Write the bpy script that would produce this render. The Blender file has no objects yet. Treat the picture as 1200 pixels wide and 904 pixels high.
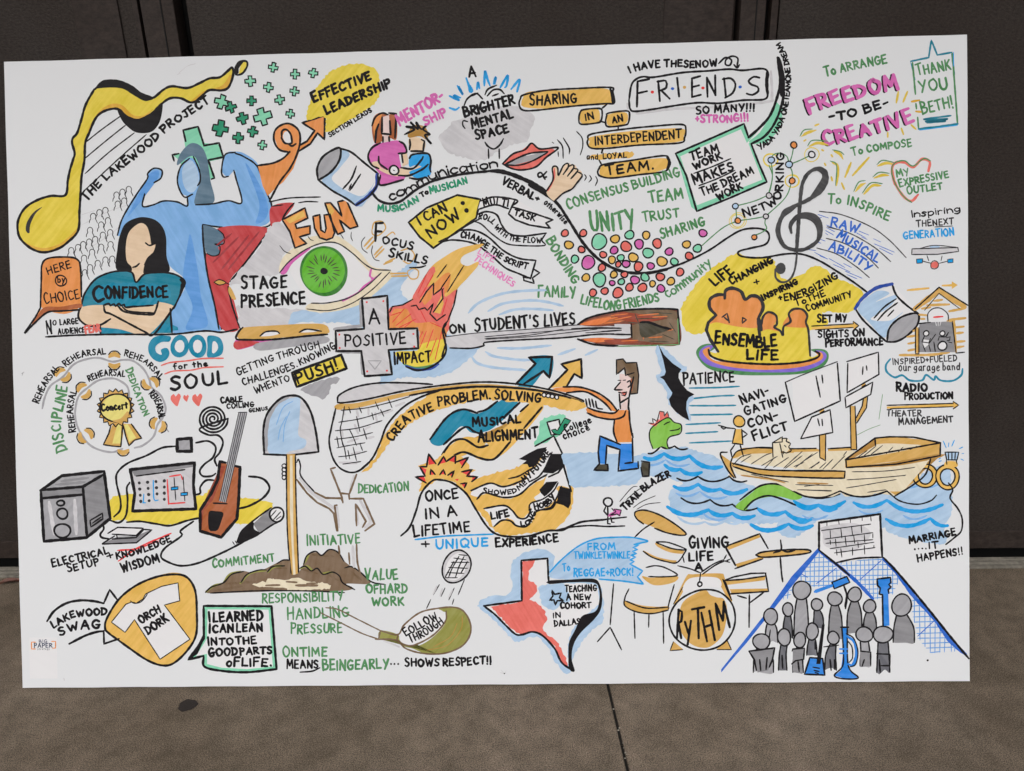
import bpy, math, random
import numpy as np
from mathutils import Vector, Matrix

random.seed(7)
scene = bpy.context.scene
col = scene.collection
R = math.radians

# ---------------------------------------------------------------- camera
FPX = 900.0                      # focal length in pixels of a 1200 px wide picture
CAM = (0.0941, -1.1942, 1.0485)
PITCH, YAW, ROLL = 0.3477, -0.0291, -0.0260
LEAN, BYAW, DOORY = 0.3279, 0.0021, 0.4035
BW, BH = 1.8288, 1.2162

def cam_axes():
    cy, sy = math.cos(YAW), math.sin(YAW)
    f = Vector((sy*math.cos(PITCH), cy*math.cos(PITCH), -math.sin(PITCH)))
    rt = Vector((cy, -sy, 0)); up = rt.cross(f)
    c, s = math.cos(ROLL), math.sin(ROLL)
    return c*rt+s*up, c*up-s*rt, f
RT, UP, FW = cam_axes()
cd = bpy.data.cameras.new('camera'); cam = bpy.data.objects.new('camera', cd); col.objects.link(cam)
cd.sensor_width = 36; cd.lens = 36*FPX/1200; cd.clip_start = .02; cd.clip_end = 500
M = Matrix((RT, UP, -FW)).transposed().to_4x4(); M.translation = Vector(CAM)
cam.matrix_world = M
scene.camera = cam

# ---------------------------------------------------------------- light
w = bpy.data.worlds.new('World'); scene.world = w; w.use_nodes = True
nt = w.node_tree; bg = nt.nodes['Background']
sky = nt.nodes.new('ShaderNodeTexSky'); sky.sky_type = 'NISHITA'; sky.sun_disc = False
SUN_EL, SUN_AZ = R(52), R(200)          # azimuth clockwise from +Y
sky.sun_elevation = SUN_EL; sky.sun_rotation = SUN_AZ
sky.air_density = 1.0; sky.dust_density = 6.0; sky.ozone_density = 1.5
hs = nt.nodes.new('ShaderNodeHueSaturation'); hs.inputs['Saturation'].default_value = .40
nt.links.new(sky.outputs[0], hs.inputs['Color']); nt.links.new(hs.outputs[0], bg.inputs[0])
bg.inputs[1].default_value = 0.10
sl = bpy.data.lights.new('sun', 'SUN'); sl.energy = 0.6; sl.angle = R(35); sl.color = (1, .985, .965)
so = bpy.data.objects.new('sun', sl); col.objects.link(so)
sd = Vector((math.sin(SUN_AZ)*math.cos(SUN_EL), math.cos(SUN_AZ)*math.cos(SUN_EL), math.sin(SUN_EL)))
so.rotation_euler = sd.to_track_quat('Z', 'Y').to_euler(); so.location = (0, -3, 4)
vs = scene.view_settings; vs.view_transform = 'Standard'; vs.look = 'None'; vs.gamma = 1
vs.exposure = 0.2; vs.use_curve_mapping = False
scene.render.resolution_x = 1024; scene.render.resolution_y = 771

# ---------------------------------------------------------------- helpers
def lin(c):
    return tuple(((v/255)/12.92 if v/255 <= .04045 else ((v/255+.055)/1.055)**2.4) for v in c)

def mat(name):
    m = bpy.data.materials.new(name); m.use_nodes = True
    n = m.node_tree; return m, n, n.nodes['Principled BSDF']

def mesh_obj(name, verts, faces, m, parent=None):
    me = bpy.data.meshes.new(name); me.from_pydata(verts, [], faces)
    me.materials.append(m); me.update()
    o = bpy.data.objects.new(name, me); col.objects.link(o)
    if parent: o.parent = parent
    return o

class MB:
    def __init__(s): s.v = []; s.f = []
    def box(s, x0, x1, y0, y1, z0, z1, bev=0):
        b = len(s.v)
        s.v += [(x0,y0,z0),(x1,y0,z0),(x1,y1,z0),(x0,y1,z0),(x0,y0,z1),(x1,y0,z1),(x1,y1,z1),(x0,y1,z1)]
        s.f += [tuple(b+i for i in q) for q in ((0,3,2,1),(4,5,6,7),(0,1,5,4),(1,2,6,5),(2,3,7,6),(3,0,4,7))]
    def build(s, name, m, parent=None, bevel=0):
        o = mesh_obj(name, s.v, s.f, m, parent)
        if bevel:
            d = o.modifiers.new('b', 'BEVEL'); d.width = bevel; d.segments = 2; d.limit_method = 'ANGLE'
        return o

def tag(o, label=None, cat=None, group=None, kind=None):
    for k, v in (('label', label), ('category', cat), ('group', group), ('kind', kind)):
        if v: o[k] = v
    return o

def nd(n, t, **kw):
    x = n.nodes.new(t)
    for k, v in kw.items(): setattr(x, k, v)
    return x

# ---------------------------------------------------------------- materials of the place
def door_material(name, base, bump=.5, rough=.62, scale=260, spec=.3):
    m, n, p = mat(name)
    tc = nd(n, 'ShaderNodeTexCoord')
    mp = nd(n, 'ShaderNodeMapping'); mp.inputs['Scale'].default_value = (.62, 1, 1)
    n.links.new(tc.outputs['Object'], mp.inputs[0])
    a = nd(n, 'ShaderNodeTexNoise'); a.inputs['Scale'].default_value = 3.2; a.inputs['Detail'].default_value = 7
    b = nd(n, 'ShaderNodeTexNoise'); b.inputs['Scale'].default_value = scale; b.inputs['Detail'].default_value = 5
    b.inputs['Roughness'].default_value = .7
    n.links.new(tc.outputs['Object'], a.inputs[0]); n.links.new(mp.outputs[0], b.inputs[0])
    r = nd(n, 'ShaderNodeValToRGB')
    d = lin(base)
    r.color_ramp.elements[0].position = .28; r.color_ramp.elements[1].position = .75
    r.color_ramp.elements[0].color = (d[0]*.80, d[1]*.70, d[2]*.66, 1)
    r.color_ramp.elements[1].color = (d[0]*1.15, d[1]*1.2, d[2]*1.25, 1)
    n.links.new(a.outputs[0], r.inputs[0])
    mx = nd(n, 'ShaderNodeMix', data_type='RGBA', blend_type='MULTIPLY'); mx.inputs[0].default_value = .8
    r2 = nd(n, 'ShaderNodeValToRGB'); r2.color_ramp.elements[0].position = .3; r2.color_ramp.elements[1].position = .7
    r2.color_ramp.elements[0].color = (.4, .4, .4, 1); r2.color_ramp.elements[1].color = (1.5, 1.5, 1.5, 1)
    n.links.new(b.outputs[0], r2.inputs[0])
    n.links.new(r.outputs[0], mx.inputs[6]); n.links.new(r2.outputs[0], mx.inputs[7])
    n.links.new(mx.outputs[2], p.inputs['Base Color'])
    p.inputs['Roughness'].default_value = rough; p.inputs['Specular IOR Level'].default_value = spec
    bp = nd(n, 'ShaderNodeBump'); bp.inputs['Strength'].default_value = bump; bp.inputs['Distance'].default_value = .002
    n.links.new(b.outputs[0], bp.inputs['Height']); n.links.new(bp.outputs[0], p.inputs['Normal'])
    return m

def ground_material():
    m, n, p = mat('broom_finished_concrete')
    tc = nd(n, 'ShaderNodeTexCoord')
    def noise(sc, det, rough=.6, mapping=None):
        t = nd(n, 'ShaderNodeTexNoise'); t.inputs['Scale'].default_value = sc; t.inputs['Detail'].default_value = det
        t.inputs['Roughness'].default_value = rough
        if mapping:
            q = nd(n, 'ShaderNodeMapping'); q.inputs['Scale'].default_value = mapping; q.inputs['Rotation'].default_value = (0, 0, .05)
            n.links.new(tc.outputs['Object'], q.inputs[0]); n.links.new(q.outputs[0], t.inputs[0])
        else: n.links.new(tc.outputs['Object'], t.inputs[0])
        return t
    def ramp(src, p0, c0, p1, c1):
        r = nd(n, 'ShaderNodeValToRGB'); e = r.color_ramp.elements
        e[0].position = p0; e[0].color = c0 + (1,); e[1].position = p1; e[1].color = c1 + (1,)
        n.links.new(src.outputs[0], r.inputs[0]); return r
    def mul(a, b, f=1.0):
        x = nd(n, 'ShaderNodeMix', data_type='RGBA', blend_type='MULTIPLY'); x.inputs[0].default_value = f
        n.links.new(a, x.inputs[6]); n.links.new(b, x.inputs[7]); return x.outputs[2]
    big = noise(2.6, 6); mid = noise(22, 6, .7); grit = noise(520, 3, .7); broom = noise(60, 4, .6, (9, 1.2, 1)); spk = noise(700, 2)
    c = ramp(big, .3, GROUND_DK, .72, GROUND_LT).outputs[0]
    c = mul(c, ramp(mid, .3, (.66, .65, .64), .7, (1.2, 1.14, 1.15)).outputs[0])
    c = mul(c, ramp(grit, .35, (.25, .25, .25), .65, (1.8, 1.78, 1.74)).outputs[0])
    c = mul(c, ramp(broom, .3, (.86, .86, .86), .7, (1.08, 1.08, 1.08)).outputs[0])
    c = mul(c, ramp(spk, .26, (.35, .33, .32), .36, (1, 1, 1)).outputs[0])
    n.links.new(c, p.inputs['Base Color'])
    p.inputs['Roughness'].default_value = .9; p.inputs['Specular IOR Level'].default_value = .2
    bp = nd(n, 'ShaderNodeBump'); bp.inputs['Strength'].default_value = .5; bp.inputs['Distance'].default_value = .002
    n.links.new(grit.outputs[0], bp.inputs['Height'])
    b2 = nd(n, 'ShaderNodeBump'); b2.inputs['Strength'].default_value = .5; b2.inputs['Distance'].default_value = .003
    n.links.new(broom.outputs[0], b2.inputs['Height']); n.links.new(bp.outputs[0], b2.inputs['Normal'])
    n.links.new(b2.outputs[0], p.inputs['Normal'])
    return m
GROUND_DK = (.124, .101, .074); GROUND_LT = (.218, .184, .143)

def plain(name, rgb, rough=.6, metal=0, var=.12, sc=40, spec=.4):
    m, n, p = mat(name)
    tc = nd(n, 'ShaderNodeTexCoord'); a = nd(n, 'ShaderNodeTexNoise'); a.inputs['Scale'].default_value = sc; a.inputs['Detail'].default_value = 6
    n.links.new(tc.outputs['Object'], a.inputs[0])
    r = nd(n, 'ShaderNodeValToRGB'); r.color_ramp.elements[0].position = .3; r.color_ramp.elements[1].position = .7
    r.color_ramp.elements[0].color = tuple(v*(1-var) for v in rgb)+(1,); r.color_ramp.elements[1].color = tuple(v*(1+var) for v in rgb)+(1,)
    n.links.new(a.outputs[0], r.inputs[0]); n.links.new(r.outputs[0], p.inputs['Base Color'])
    p.inputs['Roughness'].default_value = rough; p.inputs['Metallic'].default_value = metal; p.inputs['Specular IOR Level'].default_value = spec
    return m
# ================================================================ the place
# pixel of the photograph -> point on the plane y = Y (door) or z = 0 (ground)
def ray(u, v): return FW + RT*((u-600)/FPX) - UP*((v-452)/FPX)
def on_door(u, v, Y=None):
    d = ray(u, v); t = ((Y if Y is not None else DOORY)-CAM[1])/d.y; return Vector(CAM)+d*t
def on_ground(u, v):
    d = ray(u, v); t = -CAM[2]/d.z; return Vector(CAM)+d*t

M_ground = ground_material()
# concrete slabs with a tooled joint running away from the viewer
g0, g1 = on_ground(712, 800), on_ground(733, 890)
dirj = (g1-g0).normalized()
def jx(y): return g0.x + dirj.x/dirj.y*(y-g0.y)
JW = .0027
EDGE_Y = DOORY-.022
def slab(name, pts, depth=.10):
    vs_, fs = [], []
    b = .002
    n_ = len(pts)
    cx = sum(p[0] for p in pts)/n_; cy = sum(p[1] for p in pts)/n_
    vs_ += [(x, y, 0) for x, y in pts] + [(x, y, -depth) for x, y in pts]
    fs.append(tuple(range(n_)))
    for i in range(n_): fs.append((i, i+n_, (i+1) % n_+n_, (i+1) % n_))
    o = mesh_obj(name, vs_, fs, M_ground)
    return o
yN = EDGE_Y; yS = -60
sl1 = slab('pavement_slab', [(-60, yS), (jx(yS)-JW, yS), (jx(yN)-JW, yN), (-60, yN)])
sl2 = slab('pavement_slab', [(jx(yS)+JW, yS), (60, yS), (60, yN), (jx(yN)+JW, yN)])
for o in (sl1, sl2):
    d = o.modifiers.new('b', 'BEVEL'); d.width = .002; d.segments = 2; d.limit_method = 'ANGLE'
    tag(o, kind='structure')
M_dark = plain('joint_dirt', (.012, .010, .008), .95)
base = MB(); base.box(-62, 62, -62, 3, -.4, -.105); tag(base.build('ground', M_dark), kind='structure')
jf = MB()
ys = np.linspace(-3, yN-.01, 60)
for a_, b_ in zip(ys[:-1], ys[1:]):
    if random.random() < .06: continue
    k = len(jf.v); zz = -.006+random.uniform(-.001, .001)
    jf.v += [(jx(a_)-JW, a_, zz), (jx(a_)+JW, a_, zz), (jx(b_)+JW, b_, zz), (jx(b_)-JW, b_, zz)]; jf.f.append((k, k+1, k+2, k+3))
tag(jf.build('joint_dirt', M_dark), kind='stuff')

ch = MB()
for i in range(46):
    y = random.uniform(-1.0, -.02); x = jx(y)+random.uniform(-1, 1)*JW*1.5; r_ = random.uniform(.0006, .0019); k = len(ch.v)
    ch.v += [(x-r_, y-r_, .0002), (x+r_, y-r_*.6, .0002), (x+r_*.7, y+r_, .0002), (x-r_*.8, y+r_*.8, .0002), (x, y, r_*.9)]
    ch.f += [(k, k+1, k+4), (k+1, k+2, k+4), (k+2, k+3, k+4), (k+3, k, k+4)]
tag(ch.build('joint_grit', plain('pale_grit', (.34, .31, .26), .9)), kind='stuff')
# threshold strip in front of the doors (pale weathered concrete lip with grooves)
M_sill = plain('weathered_threshold', (.20, .185, .155), .8, 0, .35, 70)
th = bpy.data.objects.new('door_threshold', None); col.objects.link(th); th.location = (0, DOORY-.01, 0)
tag(th, 'pale grooved threshold strip running along the foot of the dark doors', 'threshold')
s1 = MB(); s1.box(-4, 4, -.0115, -.003, -.05, .0035); s1.build('rail', M_sill, th, .0015)
s2 = MB(); s2.box(-4, 4, .000, .009, -.05, .006); s2.build('rail', M_sill, th, .0015)
s3 = MB(); s3.box(-4, 4, .012, .024, -.05, .008); s3.build('rail', M_sill, th, .0015)

# ---- steel sliding / folding door leaves behind the board
M_door = door_material('textured_brown_paint', (57, 51, 47), bump=1.0, rough=.55, spec=.22)
M_door2 = door_material('smooth_brown_paint', (54, 46, 42), bump=.15, scale=120)
M_black = plain('black_gap', (.004, .004, .004), .8)
DZ0, DZ1 = .027, 3.34
def X(u, v=30): return on_door(u, v).x
xL1, xL2 = X(174), X(209)          # black gaps left
def leaf(name, x0, x1, label, stiles):
    r = bpy.data.objects.new(name, None); col.objects.link(r); r.location = ((x0+x1)/2, DOORY+.02, 0)
    cx = (x0+x1)/2
    p = MB(); p.box(x0-cx, x1-cx, 0, .03, DZ0, DZ1); p.build('panel', M_door, r, .0015)
    for (a, b, dz) in stiles:
        q = MB(); q.box(a-cx, b-cx, -dz, 0.003, DZ0+.002, DZ1-.01); q.build('stile', M_door2, r, .001)
    q = MB(); q.box(x0-cx+.01, x1-cx-.01, -.004, .002, DZ0+.004, DZ0+.05); q.build('bottom_rail', M_door2, r, .001)
    tag(r, label, 'door'); return r
DY = DOORY+.02
def XD(u, v=30): return on_door(u, v, DY).x
leaf('steel_door', -3.2, XD(166), 'left dark brown steel door leaf at the photo left edge, with a smooth stile', [(XD(90), XD(143), .004)])
leaf('steel_door', XD(222), XD(859.5), 'wide middle dark brown textured door leaf behind the whiteboard', [(XD(777.5), XD(858), .003)])
leaf('steel_door', XD(912), 3.4, 'right dark brown textured door leaf beside the right edge of the board', [])
def mullion(u0, u1, u2, u3, label):
    r = bpy.data.objects.new('door_post', None); col.objects.link(r)
    a, b, c, d = XD(u0), XD(u1), XD(u2), XD(u3); cx = (a+d)/2; r.location = (cx, DY, 0)
    m_ = MB(); m_.box(b-cx, c-cx, -.012, .03, .034, 3.34); m_.build('post', M_door2, r, .0015)
    m_ = MB(); m_.box(a-cx, b-cx-.009, -.004, .03, .034, 3.34); m_.build('trim', M_door2, r, .001)
    mm = b+(c-b)*.62
    m_ = MB(); m_.box(mm-cx-.001, mm-cx+.001, -.0135, -.0118, .04, 3.33); m_.build('seam', M_black, r)
    tag(r, label, 'door post')
    return r
mullion(160, 171.5, 210, 213, 'brown steel post left of the middle door, above the music note')
mullion(859.5, 865, 894, 900, 'brown steel post at the right between the two door leaves')
m_ = MB(); m_.box(XD(901.5), XD(909.5), DY-.006, DY+.02, .034, 3.34)
o = m_.build('door_edge_trim', M_door2, None, .001); tag(o, 'narrow brown metal trim beside the right door leaf', 'trim')
bk = MB(); bk.box(-4, 4, DY+.035, DY+.4, -.1, 3.34); o = bk.build('dark_interior', M_black)
tag(o, kind='structure')
cn = MB(); cn.box(-6, 6, -.92, DY+.4, 3.35, 3.6); o = cn.build('unseen_shade_canopy', plain('unseen_canopy_paint', (.30, .28, .26), .8))  # unseen overhang added above the doors; its shade darkens the board towards the top
tag(o, kind='structure')
# oil spot, flat round stain on the slab
sp = on_ground(220, 827)
bv = []
for i in range(28):
    a_ = i/28*2*math.pi; rr = 1+.07*math.sin(3*a_+1)+.05*math.sin(7*a_)
    q = on_ground(220+11.5*math.cos(a_)*rr, 827+6.6*math.sin(a_)*rr-2.6*math.cos(a_)*rr); bv.append((q.x-sp.x, q.y-sp.y, 0))
st = mesh_obj('ground_stain', bv, [tuple(range(28))[::-1]], plain('oil_stain', (.018, .013, .011), .8, 0, .5, 300)); st.location = (sp.x, sp.y, .0008)
for p_ in st.data.polygons:
    if p_.normal.z < 0: st.data.flip_normals(); break
tag(st, 'small dark oval spot on the concrete below the lower left of the board', 'stain')
# dry leaf at the foot of the door, far left
lp = on_ground(13, 684)
M_leaf = plain('dry_red_leaf', (.16, .065, .045), .6, 0, .35, 120)
lv, lf = [], []
N = 14
for i in range(N+1):
    t = i/N; wdt = .0075*math.sin(math.pi*min(1, t*.92+.04))**.8*(1.1-.4*t)
    for j, s in enumerate((-1, 0, 1)):
        lv.append(((t-.5)*.044, s*wdt, .003+.006*abs(s)+.003*math.sin(t*4)+.001*random.random()))
for i in range(N):
    for j in range(2):
        a_ = i*3+j; lf.append((a_, a_+3, a_+4, a_+1))
le = mesh_obj('fallen_leaf', lv, lf, M_leaf); le.location = lp; le.rotation_euler = (0, 0, .35)
s_ = le.modifiers.new('s', 'SOLIDIFY'); s_.thickness = .0006
tag(le, 'dry reddish leaf on the concrete at the door foot, left of the board', 'leaf')
# ---------------------------------------------------------------- the board
board = bpy.data.objects.new('whiteboard_mural', None); col.objects.link(board)
board.rotation_euler = (-LEAN, 0, BYAW); board.location = (0, 0, .0034)        # rests on its back lower edge
tag(board, 'large white foam board covered in marker drawings and hand lettering, leaning on the doors', 'drawing board')
BM = Matrix.Translation((0, 0, 0)) @ Matrix.Rotation(BYAW, 4, 'Z') @ Matrix.Rotation(-LEAN, 4, 'X')
BI = BM.inverted(); CL = BI @ Vector(CAM); BI3 = BI.to_3x3()
def to_board(u, v):
    d = BI3 @ ray(u, v); t = -CL.y/d.y; p = CL+d*t; return p.x, p.z
M_paper, n, p = mat('white_board_paper')
tc = nd(n, 'ShaderNodeTexCoord')
t1 = nd(n, 'ShaderNodeTexNoise'); t1.inputs['Scale'].default_value = 2.2; t1.inputs['Detail'].default_value = 4
t2 = nd(n, 'ShaderNodeTexNoise'); t2.inputs['Scale'].default_value = 90; t2.inputs['Detail'].default_value = 4
rr_ = nd(n, 'ShaderNodeValToRGB'); rr_.color_ramp.elements[0].position = .3; rr_.color_ramp.elements[1].position = .7
rr_.color_ramp.elements[0].color = (.758, .78, .805, 1); rr_.color_ramp.elements[1].color = (.782, .80, .82, 1)
n.links.new(tc.outputs['Object'], t1.inputs[0]); n.links.new(tc.outputs['Object'], t2.inputs[0]); n.links.new(t1.outputs[0], rr_.inputs[0])
n.links.new(rr_.outputs[0], p.inputs['Base Color']); p.inputs['Roughness'].default_value = .55; p.inputs['Specular IOR Level'].default_value = .3
bp = nd(n, 'ShaderNodeBump'); bp.inputs['Strength'].default_value = .06; bp.inputs['Distance'].default_value = .001
n.links.new(t2.outputs[0], bp.inputs['Height']); n.links.new(bp.outputs[0], p.inputs['Normal'])
pv = MB()
cs = [to_board(*c) for c in ((27, 808), (1136, 800), (1133, 43), (5, 75))]
TH = .010
nx, nz = 40, 26
for back in (0, 1):
    for j in range(nz+1):
        for i in range(nx+1):
            s, t = i/nx, j/nz
            bx = (1-s)*(1-t)*cs[0][0]+s*(1-t)*cs[1][0]+s*t*cs[2][0]+(1-s)*t*cs[3][0]
            bz = (1-s)*(1-t)*cs[0][1]+s*(1-t)*cs[1][1]+s*t*cs[2][1]+(1-s)*t*cs[3][1]
            e = 0
            if j in (0, nz): bz += .00035*math.sin(i*1.7+j)
            if i in (0, nx): bx += .0003*math.sin(j*1.3+i)
            pv.v.append((bx, back*TH, bz))
K_ = (nx+1)*(nz+1)
for j in range(nz):
    for i in range(nx):
        a_ = j*(nx+1)+i
        pv.f.append((a_, a_+1, a_+nx+2, a_+nx+1)); pv.f.append((K_+a_, K_+a_+nx+1, K_+a_+nx+2, K_+a_+1))
rim = [i for i in range(nx+1)] + [(j)*(nx+1)+nx for j in range(1, nz+1)] + [nz*(nx+1)+i for i in range(nx-1, -1, -1)] + [j*(nx+1) for j in range(nz-1, 0, -1)]
for a_, b_ in zip(rim, rim[1:]+rim[:1]): pv.f.append((a_, a_+K_, b_+K_, b_))
panel = pv.build('panel', M_paper, board)
# ================================================================ marker drawing kit
# Strokes and fills are flat ink shapes lying on the board; positions were measured on the photograph
# and are laid out on the board's own plane.
PAL = dict(K=(26,24,27), K2=(54,53,56), YL=(216,188,66), K3=(60,60,62), YG=(238,212,122), Y=(238,201,66), Y2=(214,166,52), OR=(246,142,74), AM=(250,179,88), T=(8,132,164), TD=(8,124,148),
  B=(122,172,226), B2=(92,152,218), L=(166,195,232), RK=(150,44,52), C=(16,154,222), G=(72,134,82), M=(128,206,172), D=(22,142,104),
  P=(206,98,172), P2=(236,130,190), R=(249,108,98), RD=(190,62,66), RB=(232,60,60), SL=(88,116,136), GY=(160,160,165), G2=(134,134,138), GD=(104,105,112), NB=(50,58,88), LG=(199,198,202),
  N=(206,163,86), N2=(176,132,64), E=(238,212,184), SK=(228,196,164), BR=(122,100,78), OL=(142,142,68), NV=(32,70,160), RY=(28,96,196), BB=(36,128,218),
  LM=(128,188,70), EG=(92,176,38), EG2=(48,120,36), PU=(128,104,206), WN=(168,92,50), WD=(120,62,44), W=(216,216,218), RU=(150,66,44), GN=(96,150,92), FL=(250,120,60), OK=(70,66,52), PK=(242,200,196), HB=(112,90,66))
GAIN = 1.19
_mats = {}
def ink(c):
    if c in _mats: return _mats[c]
    m, n, p = mat('marker_'+c)
    rgb = [min(.88, v*GAIN) for v in lin(PAL[c])]
    tc = nd(n, 'ShaderNodeTexCoord'); mp = nd(n, 'ShaderNodeMapping'); m0 = nd(n, 'ShaderNodeMapping')
    m0.inputs['Rotation'].default_value = (0, R(random.choice((-60, -35, -12, 28, 50, 78))), 0)
    mp.inputs['Scale'].default_value = (9, 9, 120)
    a = nd(n, 'ShaderNodeTexNoise'); a.inputs['Scale'].default_value = 1; a.inputs['Detail'].default_value = 4
    b = nd(n, 'ShaderNodeTexNoise'); b.inputs['Scale'].default_value = 26; b.inputs['Detail'].default_value = 6; b.inputs['Roughness'].default_value = .65
    n.links.new(tc.outputs['Object'], m0.inputs[0]); n.links.new(m0.outputs[0], mp.inputs[0]); n.links.new(mp.outputs[0], a.inputs[0]); n.links.new(tc.outputs['Object'], b.inputs[0])
    mth = nd(n, 'ShaderNodeMath', operation='ADD'); n.links.new(a.outputs[0], mth.inputs[0]); n.links.new(b.outputs[0], mth.inputs[1])
    mt2 = nd(n, 'ShaderNodeMath', operation='MULTIPLY'); mt2.inputs[1].default_value = .5; n.links.new(mth.outputs[0], mt2.inputs[0])
    r = nd(n, 'ShaderNodeValToRGB'); e = r.color_ramp.elements; e[0].position = .40; e[1].position = .60
    dk = .74 if c not in ('K', 'W') else (.75 if c == 'K' else .985)
    lt = .16 if c not in ('K', 'W') else (.018 if c == 'K' else .0)
    lo_, hi_ = (.86, .06) if c not in ('K', 'W', 'K2') else ((.8, .006) if c != 'W' else (.985, 0))
    if c in ('LG', 'L', 'E', 'SK'): lo_, hi_ = .86, .14
    e[0].color = tuple(v*lo_ for v in rgb)+(1,)
    e[1].color = tuple(v+(.80-v)*hi_ for v in rgb)+(1,)
    n.links.new(mt2.outputs[0], r.inputs[0]); n.links.new(r.outputs[0], p.inputs['Base Color'])
    p.inputs['Roughness'].default_value = .55; p.inputs['Specular IOR Level'].default_value = .12
    _mats[c] = m
    return m

OCC = np.zeros((1900, 2500), np.int16); GR = 2          # half-pixel grid: which ink lies on which
STEP = 2.0e-5
WIN = [0, 0, 5.0]
def win(x, y, s=5.0): WIN[:] = [x, y, s]

class Part:
    def __init__(s, name, parent=None, label=None):
        s.name, s.parent, s.label = name, parent, label
        s.v, s.f, s.mi, s.cols = [], [], [], []; s.obj = None; s.pend = []
PARTS = []; CUR = [None]
def P(name, label=None):
    q = Part(name, None, label); PARTS.append(q); CUR[0] = q; return q
def Q(name, label=None):
    top = CUR[0] if CUR[0].parent is None else CUR[0].parent
    q = Part(name, top, label); PARTS.append(q); CUR[0] = q; return q
def back(): CUR[0] = CUR[0].parent or CUR[0]

def nums(s): return [float(t) for t in s.replace(',', ' ').split()]
def pts_of(s):
    a = nums(s) if isinstance(s, str) else s
    if len(a) and not isinstance(a[0], (tuple, list)): a = list(zip(a[0::2], a[1::2]))
    x, y, k = WIN
    return [(x+u/k, y+v/k) for u, v in a]
def catmull(p, closed, step=1.3):
    n = len(p); out = []
    if n < 3: sm = False
    else: sm = True
    rng = n if closed else n-1
    for i in range(rng):
        p1, p2 = p[i], p[(i+1) % n]
        p0 = p[i-1] if (closed or i > 0) else (2*p1[0]-p2[0], 2*p1[1]-p2[1])
        p3 = p[(i+2) % n] if (closed or i+2 < n) else (2*p2[0]-p1[0], 2*p2[1]-p1[1])
        L = math.dist(p1, p2); m = max(1, int(L/step))
        # centripetal-ish tension to avoid overshoot
        for j in range(m):
            t = j/m; t2 = t*t; t3 = t2*t
            if sm:
                out.append(tuple(.5*(2*p1[k]+(p2[k]-p0[k])*t+(2*p0[k]-5*p1[k]+4*p2[k]-p3[k])*t2+(3*p1[k]-p0[k]-3*p2[k]+p3[k])*t3) for k in (0, 1)))
            else: out.append((p1[0]+(p2[0]-p1[0])*t, p1[1]+(p2[1]-p1[1])*t))
    if not closed: out.append(p[-1])
    return out
def poly(p, closed, step=2.2):
    out = []; n = len(p)
    for i in range(n if closed else n-1):
        a, b = p[i], p[(i+1) % n]; m = max(1, int(math.dist(a, b)/step))
        for j in range(m): out.append((a[0]+(b[0]-a[0])*j/m, a[1]+(b[1]-a[1])*j/m))
    if not closed: out.append(p[-1])
    return out
LV = [None]                      # inside one lettering: strokes of a letter only step over each other
def level_for(cells):
    yy, xx = cells
    if LV[0] is not None:
        LV[0][1].append(cells); return LV[0]
    l = int(OCC[yy, xx].max())+1; OCC[yy, xx] = l; return l
def cells_path(p, r):
    a = np.array(p)*GR; k = int(math.ceil(r*GR)); o = np.arange(-k, k+1)
    dx, dy = np.meshgrid(o, o); m = dx**2+dy**2 <= (r*GR+.5)**2; dx, dy = dx[m], dy[m]
    X_ = (a[:, 0][:, None]+dx[None]).astype(int).ravel()+40; Y_ = (a[:, 1][:, None]+dy[None]).astype(int).ravel()+40
    k_ = np.unique(Y_.clip(0, 1899)*2500+X_.clip(0, 2499)); return k_//2500, k_ % 2500
def cells_poly(p):
    q0 = p; a = np.array(p)*GR; p = [tuple(t) for t in a]; x0, y0 = np.floor(a.min(0)).astype(int); x1, y1 = np.ceil(a.max(0)).astype(int)
    gx, gy = np.meshgrid(np.arange(x0, x1+1), np.arange(y0, y1+1)); ins = np.zeros(gx.shape, bool)
    n = len(p)
    for i in range(n):
        (ax, ay), (bx, by) = p[i], p[(i+1) % n]
        if ay == by: continue
        c = ((ay > gy) != (by > gy)) & (gx < (bx-ax)*(gy-ay)/(by-ay)+ax); ins ^= c
    yy, xx = gy[ins]+40, gx[ins]+40
    e = cells_path(poly(q0, True, .8), .4)
    yy = np.concatenate([yy.clip(0, 1899), e[0]]); xx = np.concatenate([xx.clip(0, 2499), e[1]])
    return yy, xx
def put(part, verts, faces, c, lvl):
    if c not in part.cols: part.cols.append(c)
    k = part.cols.index(c); b = len(part.v)
    if isinstance(lvl, list):
        part.pend.append((b, len(verts), lvl, lvl[2])); lvl = 0
    y = -(0.00008+lvl*STEP)
    for (u, v) in verts:
        X_, Z_ = to_board(u, v); part.v.append((X_, y, Z_))
    for f in faces: part.f.append(tuple(b+i for i in f)); part.mi.append(k)
def area(p): return sum(p[i][0]*p[(i+1) % len(p)][1]-p[(i+1) % len(p)][0]*p[i][1] for i in range(len(p)))
def fill_px(c, p):
    if area(p) > 0: p = p[::-1]          # face the viewer
    lvl = level_for(cells_poly(p)); put(CUR[0], p, [tuple(range(len(p)))], c, lvl)
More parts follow.
